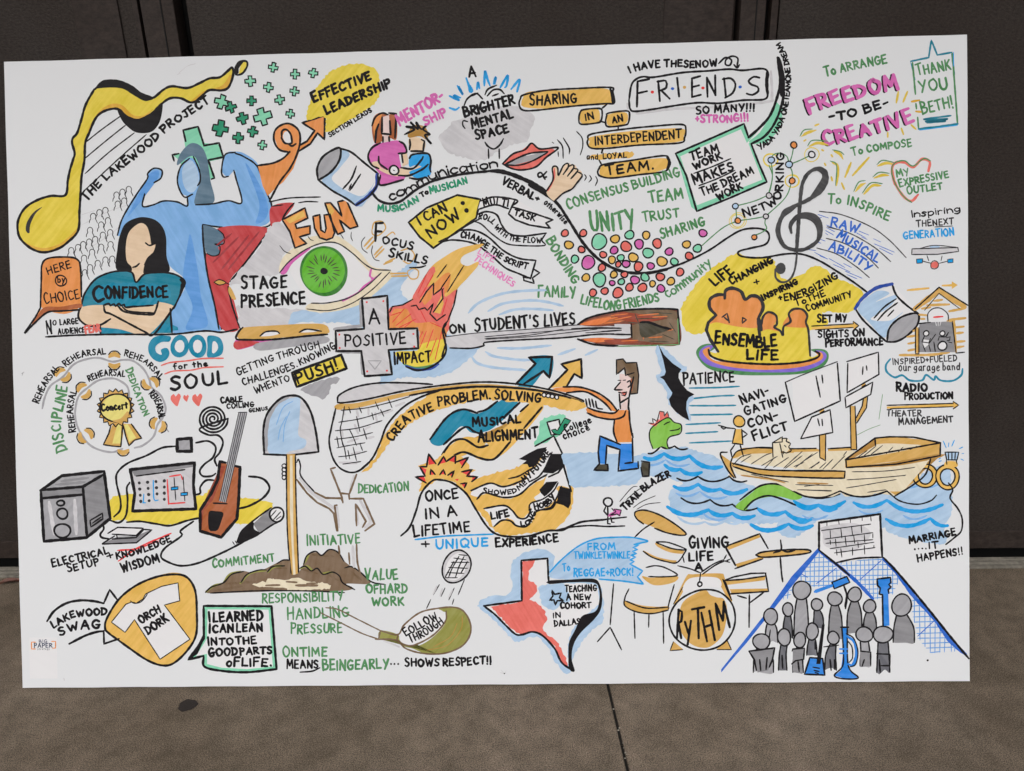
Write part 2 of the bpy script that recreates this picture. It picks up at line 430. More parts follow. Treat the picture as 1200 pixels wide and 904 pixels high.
def stroke_px(c, w, p, closed=False, taper=.25):
    n = len(p)
    if n < 2: return
    ph = random.random()*6; L = 0; left = []; right = []
    tot = sum(math.dist(p[i], p[i+1]) for i in range(n-1)) or 1
    for i in range(n):
        a = p[i-1] if (i > 0 or closed) else p[i]; b = p[(i+1) % n] if (i < n-1 or closed) else p[i]
        if i > 0: L += math.dist(p[i], p[i-1])
        dx, dy = b[0]-a[0], b[1]-a[1]; d = math.hypot(dx, dy) or 1; nx_, ny_ = -dy/d, dx/d
        h = w/2*(1+.09*math.sin(L*.35+ph)+.06*math.sin(L*.9+ph*2))
        if not closed:
            e = min(L, tot-L); h *= 1-taper*max(0, 1-e/(w*1.6+.01))
        left.append((p[i][0]+nx_*h, p[i][1]+ny_*h)); right.append((p[i][0]-nx_*h, p[i][1]-ny_*h))
    V, F_ = [], []
    m = n if closed else n-1
    V = left+right
    for i in range(m):
        j = (i+1) % n; F_.append((i, j, n+j, n+i))
    if not closed:
        for (end, i, s) in ((0, 0, -1), (1, n-1, 1)):
            a = p[1] if i == 0 else p[n-2]; dx, dy = p[i][0]-a[0], p[i][1]-a[1]; d = math.hypot(dx, dy) or 1; dx /= d; dy /= d
            h = math.dist(left[i], right[i])/2; b = len(V)
            ang0 = math.atan2(left[i][1]-p[i][1], left[i][0]-p[i][0])
            sgn = 1 if (dx*math.cos(ang0+math.pi/2)+dy*math.sin(ang0+math.pi/2)) > 0 else -1
            arc = [left[i]]+[(p[i][0]+h*math.cos(ang0+sgn*q*math.pi/5), p[i][1]+h*math.sin(ang0+sgn*q*math.pi/5)) for q in range(1, 5)]+[right[i]]
            V += arc; F_.append(tuple(range(b, b+len(arc))))
    # orient all faces to the viewer
    G = []
    for f in F_:
        q = [V[i] for i in f]; G.append(f[::-1] if area(q) > 0 else f)
    lvl = level_for(cells_path(p, w/2)); put(CUR[0], V, G, c, lvl)
def _each(s):
    return [t for t in s.split(';') if t.strip()] if isinstance(s, str) else [s]
def F(c, s, sm=1):
    for t in _each(s):
        p = pts_of(t)
        if c != 'K' and CUR[0].name.endswith('wash') or c != 'K' and CUR[0].name in ('texas_map_drawing', 'sea_drawing', 'blue_shadow'):
            q = catmull(p, True, 2.6) if sm else poly(p, True, 2.6); n = len(q); o = []
            for i in range(n):
                (ax, ay), (bx, by) = q[i-1], q[(i+1) % n]; d = math.hypot(bx-ax, by-ay) or 1
                k = random.uniform(-1, 1)*(1.15 if c != 'W' else .8); o.append((q[i][0]-(by-ay)/d*k, q[i][1]+(bx-ax)/d*k))
            fill_px(c, o)
        else: fill_px(c, catmull(p, True, 2.0) if sm else poly(p, True, 400))
def S(c, w, s, sm=1, closed=False, taper=.25):
    for t in _each(s):
        p = pts_of(t)
        q = catmull(p, closed) if sm else poly(p, closed)
        k = 1.24 if c == 'K' and CUR[0].name != 'lettering' else 1.1
        stroke_px(c, w/WIN[2]*k, q, closed, taper)
def SC(c, w, s): S(c, w, s, 1, True)
def SP(c, w, s): S(c, w, s, 0)
def SPC(c, w, s): S(c, w, s, 0, True)
def circ(x, y, rx, ry=None, rot=0, n=12, wob=.04):
    ry = ry or rx; o = []; ph = random.random()*6
    for i in range(n):
        a = i/n*2*math.pi; k = 1+wob*math.sin(2*a+ph)+wob*.6*math.sin(3*a+ph*2)
        u, v = rx*k*math.cos(a), ry*k*math.sin(a); c, s = math.cos(rot), math.sin(rot); o += [x+u*c-v*s, y+u*s+v*c]
    return o
def CF(c, x, y, rx, ry=None, rot=0, wob=.04): F(c, circ(x, y, rx, ry, rot, wob=wob))
def CS(c, w, x, y, rx, ry=None, rot=0, wob=.04): S(c, w, circ(x, y, rx, ry, rot, wob=wob), 1, True)
def SCAL(c, w, s, sag=.16, taper=.35):
    for t in _each(s):
        a = nums(t); p = list(zip(a[0::2], a[1::2]))
        for (ax, ay), (bx, by) in zip(p, p[1:]):
            d = math.hypot(bx-ax, by-ay)*sag; q = []
            for k in range(6):
                u = k/5; q += [ax+(bx-ax)*u, ay+(by-ay)*u+d*4*u*(1-u)*(1.15-.3*u)]
            S(c, w, q, taper=taper)
def rag(c, x0, y0, x1, y1, n, j, ang=0):
    """marker wash made of n overlapping horizontal bands with uneven ends"""
    cx, cy = (x0+x1)/2, (y0+y1)/2; h = (y1-y0)/n; L_, R_ = [], []
    for i in range(n+1):
        y = y0+h*i; L_.append((x0+random.uniform(-j, j), y)); R_.append((x1+random.uniform(-j, j), y))
    p = L_+R_[::-1]; ca, sa = math.cos(ang), math.sin(ang)
    F(c, [q for (u, v) in p for q in (cx+(u-cx)*ca-(v-cy)*sa, cy+(u-cx)*sa+(v-cy)*ca)])

# ---------------------------------------------------------------- hand-lettered single stroke alphabet (10 high, y up)
GL = {
'A': (7, '0 0 3.4 10; 3.4 10 7 0; 1.4 3.6 5.9 3.7'), 'B': (6, '0 0 .2 10; ~.2 10 4.6 9 4.4 6.4 .6 5.4; ~.6 5.4 6 4.4 5.4 1 0 0'),
'C': (6, '~6 8.4 3.6 10 .6 7.4 .3 3.6 2.4 .2 6.2 1.4'), 'D': (6.6, '.4 0 .4 10; ~-.4 9.9 4.2 9 6.5 5.2 4.4 1.2 -.2 0'),
'E': (5.4, '.2 0 .2 10; .2 10 5.2 10.3; .2 5.2 4.5 5.5; .2 0 5.4 .3'), 'F': (5.2, '.2 -.2 .2 10; .2 10 5.2 10.3; .2 5.2 4.3 5.6'),
'G': (7, '~6.2 8.6 3.6 10 .7 7.2 .4 3.4 2.8 .1 6 1 6.4 4.2; 3.4 4.2 7.2 4.4'), 'H': (6.6, '.2 0 .2 10; 6.2 -.2 6.4 10; .2 5 6.3 5.3'),
'I': (1, '.5 0 .5 10'), 'J': (5.4, '~4.6 10 4.6 4 3.4 .4 0 2; 2 10 7 10.2'), 'K': (6, '.3 0 .3 10; 5.6 10 .4 4.4; 1.6 5.6 6.2 0'),
'L': (5, '.4 10 .2 0; .2 0 5.2 .3'), 'M': (8.4, '.2 0 1 10; 1 10 4.2 3; 4.2 3 7.4 10; 7.4 10 8.4 0'), 'N': (6.8, '.3 0 .3 10; .3 10 6.3 0; 6.3 0 6.5 10.2'),
'O': (7.4, '~3.8 10 .8 8 .2 4.6 2 .4 4.6 0 7 3 7 7 3.8 10'), 'P': (5.4, '.3 -.4 .3 10; ~-.2 9.8 4.8 9.2 4.8 5.6 .4 4.6'),
'Q': (7.6, '~3.8 10 .8 8 .2 4.6 2 .4 4.6 0 7 3 7 7 3.8 10; 4.6 2.6 7.8 -.8'), 'R': (6, '.3 0 .3 10; ~-.2 9.8 4.8 9.2 4.6 5.8 .5 5; 1.6 5 6.2 0'),
'S': (5.6, '~5.4 8.8 3 10 .6 8 2 5.6 4.6 4.2 5 1.6 2.4 0 0 1.2'), 'T': (6.4, '3.2 0 3.2 10; -.2 9.8 6.8 10.2'), 'U': (6.4, '~.3 10 .4 3.4 2 .3 4.6 .4 6 3.4 6.2 10'),
'V': (6.6, '0 10 3.2 0; 3.2 0 6.6 10.2'), 'W': (9.4, '0 10 2.4 0; 2.4 0 4.7 7; 4.7 7 7 0; 7 0 9.4 10.2'), 'X': (6.2, '0 10 6.2 0; 6 10 .2 0'),
'Y': (6.4, '0 10 3.2 4.8; 6.4 10.2 2.4 -.6'), 'Z': (6, '.2 9.8 5.8 10; 5.8 10 .2 0; .2 0 6 .2'),
'!': (1.6, '1 10.4 .6 3.2; .4 .4 .5 0'), '.': (1.4, '.5 .5 .7 .1'), ',': (1.4, '.8 .6 .2 -1.6'), '-': (4, '0 4.6 4 4.9'), '+': (4.4, '2.2 2.4 2.2 7.2; 0 4.8 4.4 4.9'),
"'": (1, '.6 10.6 .2 8'), ':': (1.2, '.5 7 .6 6.4; .5 2 .6 1.4'), '*': (1.6, '.7 5.2 .9 4.8'),
'a': (4.8, '~4.2 5.4 2 6.2 .3 3.2 1.6 .2 4.2 2.6 4.4 6; ~4.3 5.8 4.3 2 5.2 .2'), 'b': (4.6, '.4 10 .4 .2; ~.4 4.4 3 6.2 4.6 3 2.6 0 .4 .6'), 'c': (4.2, '~4 5.2 2 6.2 .3 3.2 1.6 .2 4.2 1'),
'd': (4.8, '~4.2 5 2 6.2 .3 3.2 1.6 .2 4.2 1.6; 4.5 10 4.5 .2'), 'e': (4.6, '~.6 3.2 4.2 3.8 3 6.2 .6 4.6 .6 1.4 2.4 0 4.6 1'), 'f': (3.6, '~4 9.6 2.2 9.8 1.6 7 1.5 0; 0 5.8 3.6 6'),
'g': (4.8, '~4.2 5 2 6.2 .3 3.4 1.8 .6 4.2 2.4; ~4.4 5.8 4.4 -.6 2.6 -3 .4 -2'), 'h': (4.6, '.4 10 .4 0; ~.4 3.8 2.4 6 4.2 4.4 4.4 0'), 'i': (1.2, '.5 6 .6 0; .6 8.8 .7 8.4'),
'l': (1, '.5 10 .5 0'), 'm': (7, '.3 6 .3 0; ~.3 4 2 6 3.4 4.6 3.5 0; ~3.5 4 5.2 6 6.6 4.6 6.9 0'), 'n': (4.6, '.3 6 .3 0; ~.3 4 2.4 6.2 4.2 4.4 4.4 0'),
'o': (4.8, '~2.4 6.2 .5 4.8 .4 1.8 2.4 0 4.4 1.6 4.4 4.8 2.4 6.2'), 'p': (4.6, '.4 6 .4 -3.4; ~.4 4.4 3 6.2 4.6 3 2.6 0 .4 .8'), 'r': (3.6, '.3 6 .3 0; ~.3 3.8 1.8 6 3.6 5.6'),
's': (3.8, '~3.6 5.4 1.8 6.2 .6 4.8 2 3.2 3.4 1.8 1.8 0 0 .8'), 't': (3.8, '1.8 9 1.8 .2; 0 6 3.8 6.3'), 'u': (4.6, '~.3 6 .4 1.8 2 .1 4 1.6 4.2 6; ~4.2 6 4.2 2 4.8 .1'),
'v': (4.2, '0 6 2 0; 2 0 4.2 6'), 'w': (6.4, '0 6 1.6 0; 1.6 0 3.2 4.6; 3.2 4.6 4.8 0; 4.8 0 6.4 6'), 'x': (4, '0 6 4 0; 4 6 0 0'), 'y': (4.4, '0 6 2.2 .8; 4.4 6 .8 -3.4'),
'q': (4.8, '~4.2 5 2 6.2 .3 3.2 1.6 .2 4.2 1.6; 4.5 6 4.5 -3.4'), '@': (6, '~5.6 0 2.4 6 .4 4 1.6 1 4 3.4 6 8; 5 1 6.4 2.4'),
'~': (4.2, '~0 0 2 2 4 0'),
}
def cumlen(p):
    o = [0]
    for a, b in zip(p, p[1:]): o.append(o[-1]+math.dist(a, b))
    return o
TH_K = .85
def T(txt, c, w, h, s, shear=.0, jit=1.35, sp=2.9, new=True, name='lettering', adv=4.2, shadow=None, label=None):
    """letters along the baseline path s, h cap height, w marker width (zoom pixels)"""
    keep = CUR[0]
    if new: P(name, label or 'hand lettering reading "%s"' % txt.strip())
    q_ = pts_of(s); th_ = abs(math.degrees(math.atan2(q_[-1][1]-q_[0][1], q_[-1][0]-q_[0][0])))
    h *= (.97 if th_ < 5 else .85 if th_ < 50 else .95) if h < 92 else 1; h /= WIN[2]; w *= 1.1/WIN[2]; LV[0] = ['', [], 0]
    base = pts_of(s); base = catmull(base, False, 1.0) if len(base) > 2 else poly(base, False, 1.0)
    cl = cumlen(base); L = cl[-1]
    tot = 0; lay = []
    for ch in txt:
        if ch == ' ': tot += adv; continue
        g = GL[ch]; lay.append((ch, tot, g[0])); tot += g[0]+sp
    tot = tot-sp; kx = L/tot; ky = h/10
    def at(d):
        d = min(max(d, 0), L-1e-6); i = int(np.searchsorted(cl, d, 'right'))-1; i = min(max(i, 0), len(base)-2)
        seg = cl[i+1]-cl[i] or 1; t = (d-cl[i])/seg
        x = base[i][0]+(base[i+1][0]-base[i][0])*t; y = base[i][1]+(base[i+1][1]-base[i][1])*t
        j0, j1 = max(0, i-3), min(len(base)-1, i+4)
        return x, y, math.atan2(base[j1][1]-base[j0][1], base[j1][0]-base[j0][0])
    for ch, off, gw in lay:
        x, y, an = at((off+gw/2)*kx)
        an += random.uniform(-.045, .045)*jit; sc = (1.13 if off == 0 and len(lay) > 4 else 1)+random.uniform(-.07, .07)*jit; dy = random.uniform(-.035, .035)*h*jit
        ca, sa = math.cos(an), math.sin(an)
        for si, st_ in enumerate(GL[ch][1].split(';')):
            LV[0] = [LV[0][0], LV[0][1], 0 if c == 'K' else si+.4*(lay.index((ch, off, gw)) % 2)]
            st_ = st_.strip(); sm = st_.startswith('~'); a = nums(st_.lstrip('~'))
            q = []
            for gx, gy in zip(a[0::2], a[1::2]):
                gx += random.uniform(-.22, .22)*jit; gy += random.uniform(-.22, .22)*jit
                lx = (gx-gw/2)*kx*(1 if ch not in '!.:*' else min(1, ky/kx))+gy*ky*shear; ly = -gy*ky*sc+dy
                q.append((x+lx*ca-ly*sa, y+lx*sa+ly*ca))
            q = catmull(q, False, max(.7, h/8)) if sm else poly(q, False, 2.5)
            if shadow:
                stroke_px(shadow[0], w, [(u+shadow[1], v+shadow[2]) for u, v in q], False, .1)
            stroke_px(c, w*(1+random.uniform(-.08, .08)*jit), q, False, .12)
    cells = LV[0][1]; LV[0] = None
    if cells:
        yy = np.concatenate([q[0] for q in cells]); xx = np.concatenate([q[1] for q in cells])
        b0 = int(OCC[yy, xx].max())+1; OCC[yy, xx] = b0+(0 if c == 'K' else 3)
        part = CUR[0]
        for (b, n_, ref, k_) in part.pend:
            for i in range(b, b+n_):
                v_ = part.v[i]; part.v[i] = (v_[0], -(0.00008+(b0+k_)*STEP), v_[2])
        part.pend = []
    CUR[0] = keep if not new else CUR[0]
def finish():
    top = {}
    for q in PARTS:
        if not q.v: continue
        me = bpy.data.meshes.new(q.name); me.from_pydata(q.v, [], q.f)
        for c in q.cols: me.materials.append(ink(c))
        me.polygons.foreach_set('material_index', q.mi); me.update()
        o = bpy.data.objects.new(q.name, me); col.objects.link(o); q.obj = o
        o.parent = q.parent.obj if (q.parent and q.parent.obj) else board
        if q.label: o['label'] = q.label
def TS(txt, c, w, h, s, sc, dx, dy, **kw):
    st = random.getstate(); P('lettering', 'hand lettering reading "%s"' % txt.strip())
    k = WIN[:]; WIN[0] += dx; WIN[1] += dy
    T(txt, sc, w, h, s, new=False, **kw); WIN[:] = k; random.setstate(st)
    T(txt, c, w, h, s, new=False, **kw)
win(780, 190)
P('yellow_wash', 'large yellow wash behind the ensemble'); F('Y', '90 900,100 840,200 700,330 590,430 545,480 570,620 575,650 640,700 700,800 670,850 630,920 630,1000 690,1080 720,1150 770,1130 850,1080 890,920 895,950 960,800 1000,500 1050,300 980,250 1000,180 1018,110 990')
# ======================================================== top left: trumpet-like golden note
win(0, 30)
P('music_note_drawing')
F('K', '560 385,600 345,650 334,720 345,780 375,830 412,880 430,905 433,880 460,830 450,700 400,600 400')
F('K', '690 500,712 560,745 600,800 638,880 638,925 600,948 540,952 465,900 520,850 552,800 565,745 540')
F('Y', '1362 262,1368 300,1342 372,1300 392,1230 390,1190 420,1150 455,1115 462,1060 438,1000 438,950 470,900 520,850 552,800 565,745 545,700 505,660 500,600 520,560 560,525 640,502 700,497 800,480 900,474 1000,468 1100,462 1210,400 1280,340 1320,260 1340,190 1320,130 1270,108 1220,110 1150,150 1080,220 1035,300 1010,385 1005,400 920,412 860,430 800,440 760,425 700,430 670,455 640,480 560,505 475,550 395,600 378,710 375,760 400,830 440,880 450,920 430,970 385,1020 365,1100 375,1170 350,1230 322,1290 315,1340 275')
Q('highlight'); F('Y2', '520 620,560 545,600 500,660 470,720 480,780 535,840 540,900 500,850 552,800 565,745 545,700 505,660 500,600 520,560 560,525 640'); Q('highlight'); F('Y2', '1368 300,1342 372,1300 392,1230 390,1190 420,1150 455,1115 462,1150 430,1200 395,1300 365,1350 300'); Q('highlight'); F('Y2', '130 1270,190 1300,260 1315,340 1295,400 1255,455 1200,462 1210,400 1280,340 1322,260 1342,190 1322'); back()
S('K', 12, '560 385,600 345,650 334,720 345,780 375,830 412,880 430,905 433,960 388,1010 368,1100 378,1170 350,1230 322,1290 315,1340 275,1362 258,1368 300,1342 372,1300 392,1230 390,1190 420,1150 455,1115 462,1060 438,1000 438,950 470,900 520,850 552,800 565,745 545,700 505,660 500,600 520,560 560,525 640,502 700,497 800,480 900,474 1000,468 1100,460 1212,400 1280,340 1320,260 1340,190 1320,130 1270,108 1220,110 1150,150 1080,220 1035,300 1010,385 1005,400 920,412 860,430 800,440 760,425 700,430 670,455 640,480 560,505 475,555 385')
S('K', 6, '560 378,640 372,720 378,780 412,850 450,905 436')
F('K2', '155 1215,160 1165,200 1105,250 1075,210 1115,180 1180,175 1228')
win(220, 40)
F('Y', '300 250,320 180,350 175,345 205,320 240'); F('K', '280 250,280 210,305 178,330 172,318 190,300 215,300 240'); SC('K', 10, '284 248,282 208,305 175,345 172,350 200,325 240,295 252')
win(0, 30)
P('staff_lines'); S('K', 6, '505 695,600 620,712 540;500 790,620 690,740 594;500 880,640 755,790 640;490 985,700 790,860 650', taper=.5)
P('staff_lines'); S('LG', 3, '480 1180,640 1100,760 1060;480 1120,560 1095;520 1320,640 1240,800 1110', taper=.5)
T('THE LAKEWOOD PROJECT', 'K', 13, 50, '510 1040,640 905,780 800,900 700,1000 612,1100 545,1230 462')
# figure with raised arms
win(0, 190)
P('green_cross_drawing'); win(220, 40)

win(0, 190)
win(0,30); F('M','1075 625,1160 605,1200 700,1290 710,1310 790,1220 810,1262 910,1100 900,1050 800,1015 770,1090 755',0)
SP('K', 10, '1090 690,1075 625,1162 604,1198 715,1285 700,1310 782,1222 800,1258 905,1240 912;1050 762,1012 770,1022 805')
P('blue_figure_drawing', 'blue flexing figure with raised arms and slate hair')
win(0, 190)
F('SL', '1040 30,1060 -40,1120 -98,1180 -80,1215 -10,1235 120,1255 245,1140 262,1140 150,1180 90,1150 -10,1110 -20')
F('B', '690 440,720 330,790 210,860 110,870 75,920 48,955 60,945 110,905 135,870 180,850 205,838 265,900 262,960 245,1040 240,1095 262,1100 215,1060 190,1042 120,1060 40,1110 -15,1160 20,1180 100,1150 200,1148 262,1250 258,1340 240,1415 245,1385 100,1375 60,1340 95,1310 80,1300 30,1330 -40,1370 -50,1430 -40,1510 20,1550 130,1590 250,1590 340,1540 385,1400 400,1200 390,1190 420,1210 600,1260 800,1300 985,1220 1000,1010 1008,1000 900,1090 720,985 600,960 400,850 340,740 420')
Q('shading'); F('B2', '1075 700,1100 500,1120 440,1160 640,1180 800,1220 960,1150 990,1090 985,1130 860'); F('B2', '860 110,880 80,925 60,930 100,860 200,780 300,750 330,800 230'); F('B2', '1440 20,1510 120,1570 260,1560 340,1500 370,1520 250'); F('L', '1075 40,1120 0,1160 60,1165 140,1130 190,1090 170,1070 110'); back()
S('K', 8, '690 440,720 340,800 205,865 110,868 78,905 48,950 60,945 105,905 132;850 198,838 270,900 262,960 240,1040 245,1098 270,1100 222;1130 200,1080 215,1042 130,1060 40,1112 -10;1135 -20,1170 60,1175 120,1160 150;1148 262,1250 256,1340 238,1418 248,1385 110,1372 60;1340 95,1310 98,1300 60,1320 -30,1380 -46;1380 -40,1430 -20,1510 40,1560 180,1592 260,1590 330,1570 388,1400 402,1270 390,1190 378')
S('K', 8, '1190 380,1195 500,1230 650,1260 820,1290 950,1300 990')
P('curtain_drawing', 'red stage curtain with slate fold and gold tie')
win(220, 190)
F('RD', '490 275,620 250,600 300,560 345,500 400,490 400')
F('RD', '110 560,180 400,470 400,400 520,320 620,245 720,280 850,300 990,200 985,150 820')
Q('fold'); F('SL', '92 382,180 408,210 450,205 495,180 510,190 545,150 562,110 540,95 450'); S('K', 6, '180 408,212 440,212 490,160 492,190 505,185 550,150 562,115 548'); back()
S('K', 9, '88 380,95 500,120 680,160 850,185 990;480 410,400 520,320 625,250 712;625 252,590 290,555 345', taper=.4)
S('K', 9, '238 740,262 850,300 960,310 990'); S('K', 7, '480 245,600 222,780 216;650 250,700 243,765 245;495 270,560 262', taper=.5)
S('RK', 10, '150 600,300 450;200 640,360 440;240 640,420 420;170 500,260 430', taper=.6)
Q('tie'); CF('N', 188, 716, 34, 12); F('N', '245 740,262 760,285 815,262 812,240 770'); S('K', 5, '155 715,188 700,225 718,188 732,155 715;225 718,245 728'); back()
# woman
win(0, 190)
P('woman_drawing', 'woman with crossed arms in a teal shirt')
F('K', '685 640,690 520,705 440,740 370,820 335,900 345,950 385,975 450,978 560,990 655,850 665,780 655')
F('SK', '740 500,760 420,820 370,860 385,880 440,890 495,915 487,905 540,870 575,850 610,842 660,855 680,800 715,770 690,775 630,745 590')
F('TD', '480 850,500 780,560 690,660 655,770 655,800 715,860 665,1000 662,1080 710,1070 760,1020 870,930 980,820 1000,610 900')
F('TD', '590 920,1000 880,1010 1012,590 1018', 0)
Q('shirt_wash'); F('T', '560 740,700 720,860 722,980 740,1000 800,900 850,600 850,550 800'); F('T', '600 935,1000 960,1000 1005,596 1010'); back()
Q('arms'); F('SK', '470 870,540 850,640 850,700 858,900 848,930 830,1020 855,990 900,900 1000,840 1028,700 990,520 970,466 930')
S('K', 10, '480 850,462 900,470 935,520 970,590 965,650 930;930 828,910 890,880 905,740 890,690 852;610 850,620 890,660 905,840 1000,900 1022,980 920,1020 860;610 850,640 840,650 852,670 842,680 855,700 840,712 852,730 845,740 862,800 855')
S('K', 8, '740 862,900 850;720 860,745 880,800 890,900 895'); back()
S('K', 9, '480 850,500 780,560 700,660 655,770 655,800 715,858 665,1000 662,1082 705,1070 760,1020 870;780 628,800 622,818 606;855 485,880 500,918 488,905 540,870 575,850 612')
S('K', 10, '590 970,592 1018;1000 870,1010 1010'); S('K', 22, '1060 700,1076 720,1060 780', taper=.5)
T('C', 'K', 17, 96, '556 826,610 824'); T('ONFIDENCE', 'K', 15, 62, '622 810,985 800')
P('underline'); S('K', 9, '270 1035,450 1025,700 1020,1000 1020,1200 1000,1300 1008,1390 990')
# audience
P('audience_drawing', 'rows of small outlined heads')
def head(x, y, r=20):
    a = random.uniform(-.2, .4); q = []
    for k in range(9):
        t = math.pi*(.80+k/8*1.4); q += [x+r*.95*math.cos(t), y+r*1.1*math.sin(t)]
    S('K2', 4.5, [x-r*1.3, y+r*2.2, x-r*1.15, y+r*1.3]+q+[x+r*1.1, y+r*1.4, x+r*1.5, y+r*2.3])
for x, y in ((685,205),(720,188),(757,172),(692,258),(730,240),(548,330),(585,308),(620,295),(595,380),(635,355),(530,412),(605,440),(648,425),(420,530),(460,512),(490,495),(525,480),(560,465),(495,575),(542,540),(595,510),(650,495),(500,660),(530,630),(575,605),(620,585),(660,580)):
    head(x, y, 17)
win(20, 350); 
# orange sign
win(0, 190)
P('orange_speech_sign_drawing', 'orange speech sign')
F('OR', '252 600,300 574,400 570,460 585,475 640,478 800,470 860,380 900,260 872,240 820,245 700')
win(20, 350); F('OR', '160 60,200 90,150 110,100 160,75 170,110 110', 0); F('LG', '75 165,110 150,50 212', 0); Q('shading'); F('WN', '170 60,260 58,370 40,380 62,260 80,190 92,120 140,90 160,130 100'); back()
win(0, 190); S('K', 9, '240 865,245 700,250 610,290 574,400 568,455 582,474 630,480 800'); win(20, 350)
S('K', 9, '140 64,110 120,48 212,100 160,180 92,260 84,372 76')
win(0, 190); T('HERE', 'K', 8, 48, '285 668,420 630'); P('circle'); CS('K', 7, 360, 706, 32); T('by', 'K', 8, 34, '342 718,382 716'); T('CHOICE', 'K', 8, 64, '268 842,470 808')
win(20, 350); T('N', 'K', 9, 80, '180 218,207 216'); P('letter_o'); CS('K', 6, 222, 152, 9, 14)
T('LARGE', 'K', 7, 30, '255 165,360 156'); T('AUDIENCE', 'K', 7, 30, '245 220,400 208'); T('FEAR', 'R', 11, 50, '405 212,490 200')
# good for the soul
for (x, t) in ((0, 0),): pass
P('lettering', 'teal block lettering reading "GOOD"')
F('T', '835 228,900 232,895 262,850 265,815 290,818 325,850 340,845 310,880 300,895 330,880 365,840 382,800 365,775 330,772 285,795 245')
for x in (955, 1060): CF('T', x, 290, 54, 66); CF('W', x, 290, 28, 38)
F('T', '1120 230,1180 235,1205 265,1210 310,1190 345,1120 355,1118 290', 1); F('W', '1150 262,1172 270,1180 300,1165 325,1145 328')
P('wavy_underline'); S('R', 8, '848 402,900 385,1000 375,1090 362,1210 360;868 452,920 435,1020 430,1100 415,1210 410')
T('for the', 'K', 9, 36, '920 425,1118 405'); T('SOUL', 'K', 16, 88, '905 545,1230 510')
P('lettering'); 
for x, y, r in ((932, 600, 30), (992, 592, 17), (1058, 600, 30)):
    P('heart_drawing'); F('R', [x, y-r*.5, x+r*.5, y-r*1.15, x+r, y-r*.6, x+r*.7, y+r*.3, x+r*.3, y+r*1.4, x-r*.4, y+r*.9, x-r, y+r*.1, x-r*.9, y-r*.7, x-r*.4, y-r*1.05])
# rehearsal ring
P('rehearsal_ring_drawing', 'grey looping ring with pencil knots')
S('GY', 11, '150 655,165 590,200 520,270 470,330 400,400 368,480 358,560 380,620 370,680 375,740 420,775 480,790 530,845 580,872 650,860 700,825 750,800 820,740 870,690 885')
S('GY', 11, '660 590,650 530,610 495,560 478,480 490,420 530,365 580,345 650,345 720,370 790,420 860,480 895,560 910,620 890')
S('GY', 9, '860 755,890 790')
for x, y, a in ((252, 440, -.6), (290, 472, 2.4), (572, 345, 0), (572, 400, 3.14), (378, 530, -.7), (408, 572, 2.4), (808, 498, .9), (758, 515, 4), (805, 740, -1.3), (852, 762, 1.9), (382, 828, 4.2), (425, 800, .9), (625, 905, 3.1)):
    Q('knot'); ca, sa = math.cos(a), math.sin(a); q = []
    for u, v in ((-34, 14), (-30, -8), (0, -24), (30, -8), (34, 14), (0, 6)): q += [x+u*ca-v*sa, y+u*sa+v*ca]
    F('N', q); q = []
    for u, v in ((-34, -6), (-18, -24), (0, -27), (18, -24), (36, -6)): q += [x+u*ca-v*sa, y+u*sa+v*ca]
    S('K', 6, q)
for t, p_ in (('REHEARSAL', '130 625,175 520,250 425'), ('REHEARSAL', '290 410,380 352,520 335'), ('REHEARSAL', '630 345,740 385,840 485'), ('REHEARSAL', '425 495,520 462,632 468'), ('REHEARSAL', '345 790,330 660,352 555'), ('REHEARSAL', '775 570,810 620,838 715')):
    T(t, 'K', 8, 38, p_)
T('DISCIPLINE', 'G', 12, 60, '292 895,258 740,300 530'); 
T('DEDICATION', 'G', 9, 36, '640 430,690 560,745 700')
P('award_rosette_drawing', 'gold rosette with two ribbon tails')
F('N', '560 750,615 740,625 800,612 876,560 870,508 866,540 810', 0); F('N', '622 742,670 745,732 826,690 840,655 872,640 820', 0)
F('YG', '590 750,610 745,612 860,560 860,575 800', 0); F('YG', '630 750,650 745,700 826,660 850', 0)
SP('K', 7, '552 752,540 800,508 866,560 874,610 878,622 745,640 820,658 872,690 840,732 828,672 745')
q = []
for k in range(36):
    a = k/36*2*math.pi; r = 112 if k % 2 else 94; q += [580+r*.98*math.cos(a), 650+r*math.sin(a)]
F('N', q, 0); SPC('K', 6, q); CF('YG', 580, 650, 82, 82); S('K', 8, circ(580, 650, 88, 84), 1, True)
Q('highlight'); F('N', '560 725,610 712,650 670,655 700,620 730,585 735'); back()
T('Concert', 'K', 11, 46, '500 672,650 652')

# ======================================================== eye, fun, focus
win(220, 190)
P('grey_wash'); F('LG', '470 410,540 360,640 480,560 560,540 660,400 690,250 730,330 620,420 510'); F('LG','300 850,560 870,700 880,580 980,330 985,300 900')
P('blue_wash'); F('L', '640 885,820 890,1000 800,1180 700,1300 600,1330 580,1340 620,1250 760,1380 900,1460 900,1500 1010,1700 1080,1650 1160,1500 1260,1250 1275,1130 1320,1130 1240,1060 1160,1040 1010,960 960,700 950,590 960')
P('eye_drawing', 'large green eye')
F('E', '535 650,560 570,640 500,720 450,830 440,900 455,1010 540,1080 620,1180 645,1200 680,1100 780,1000 850,830 890,700 880,720 840,880 830,1000 770,1140 660,1080 690,1060 650,1010 600,940 520,880 488,800 485,700 530,600 610,560 665', 1)
F('W', '600 640,700 530,800 488,900 500,980 570,1060 650,1075 690,1000 770,900 820,740 832')
F('P', '545 660,600 590,700 520,720 520,620 600,575 665'); F('P', '1070 640,1082 635,1075 680,1090 690,1130 662,1050 740,1000 772,1030 735,1078 700,1062 680')
F('P','900 822,1000 770,1060 720,1000 780,910 830')
Q('iris'); CF('EG2', 800, 650, 142, 145, 0, .02); CF('EG', 796, 648, 126, 130, 0, .02)
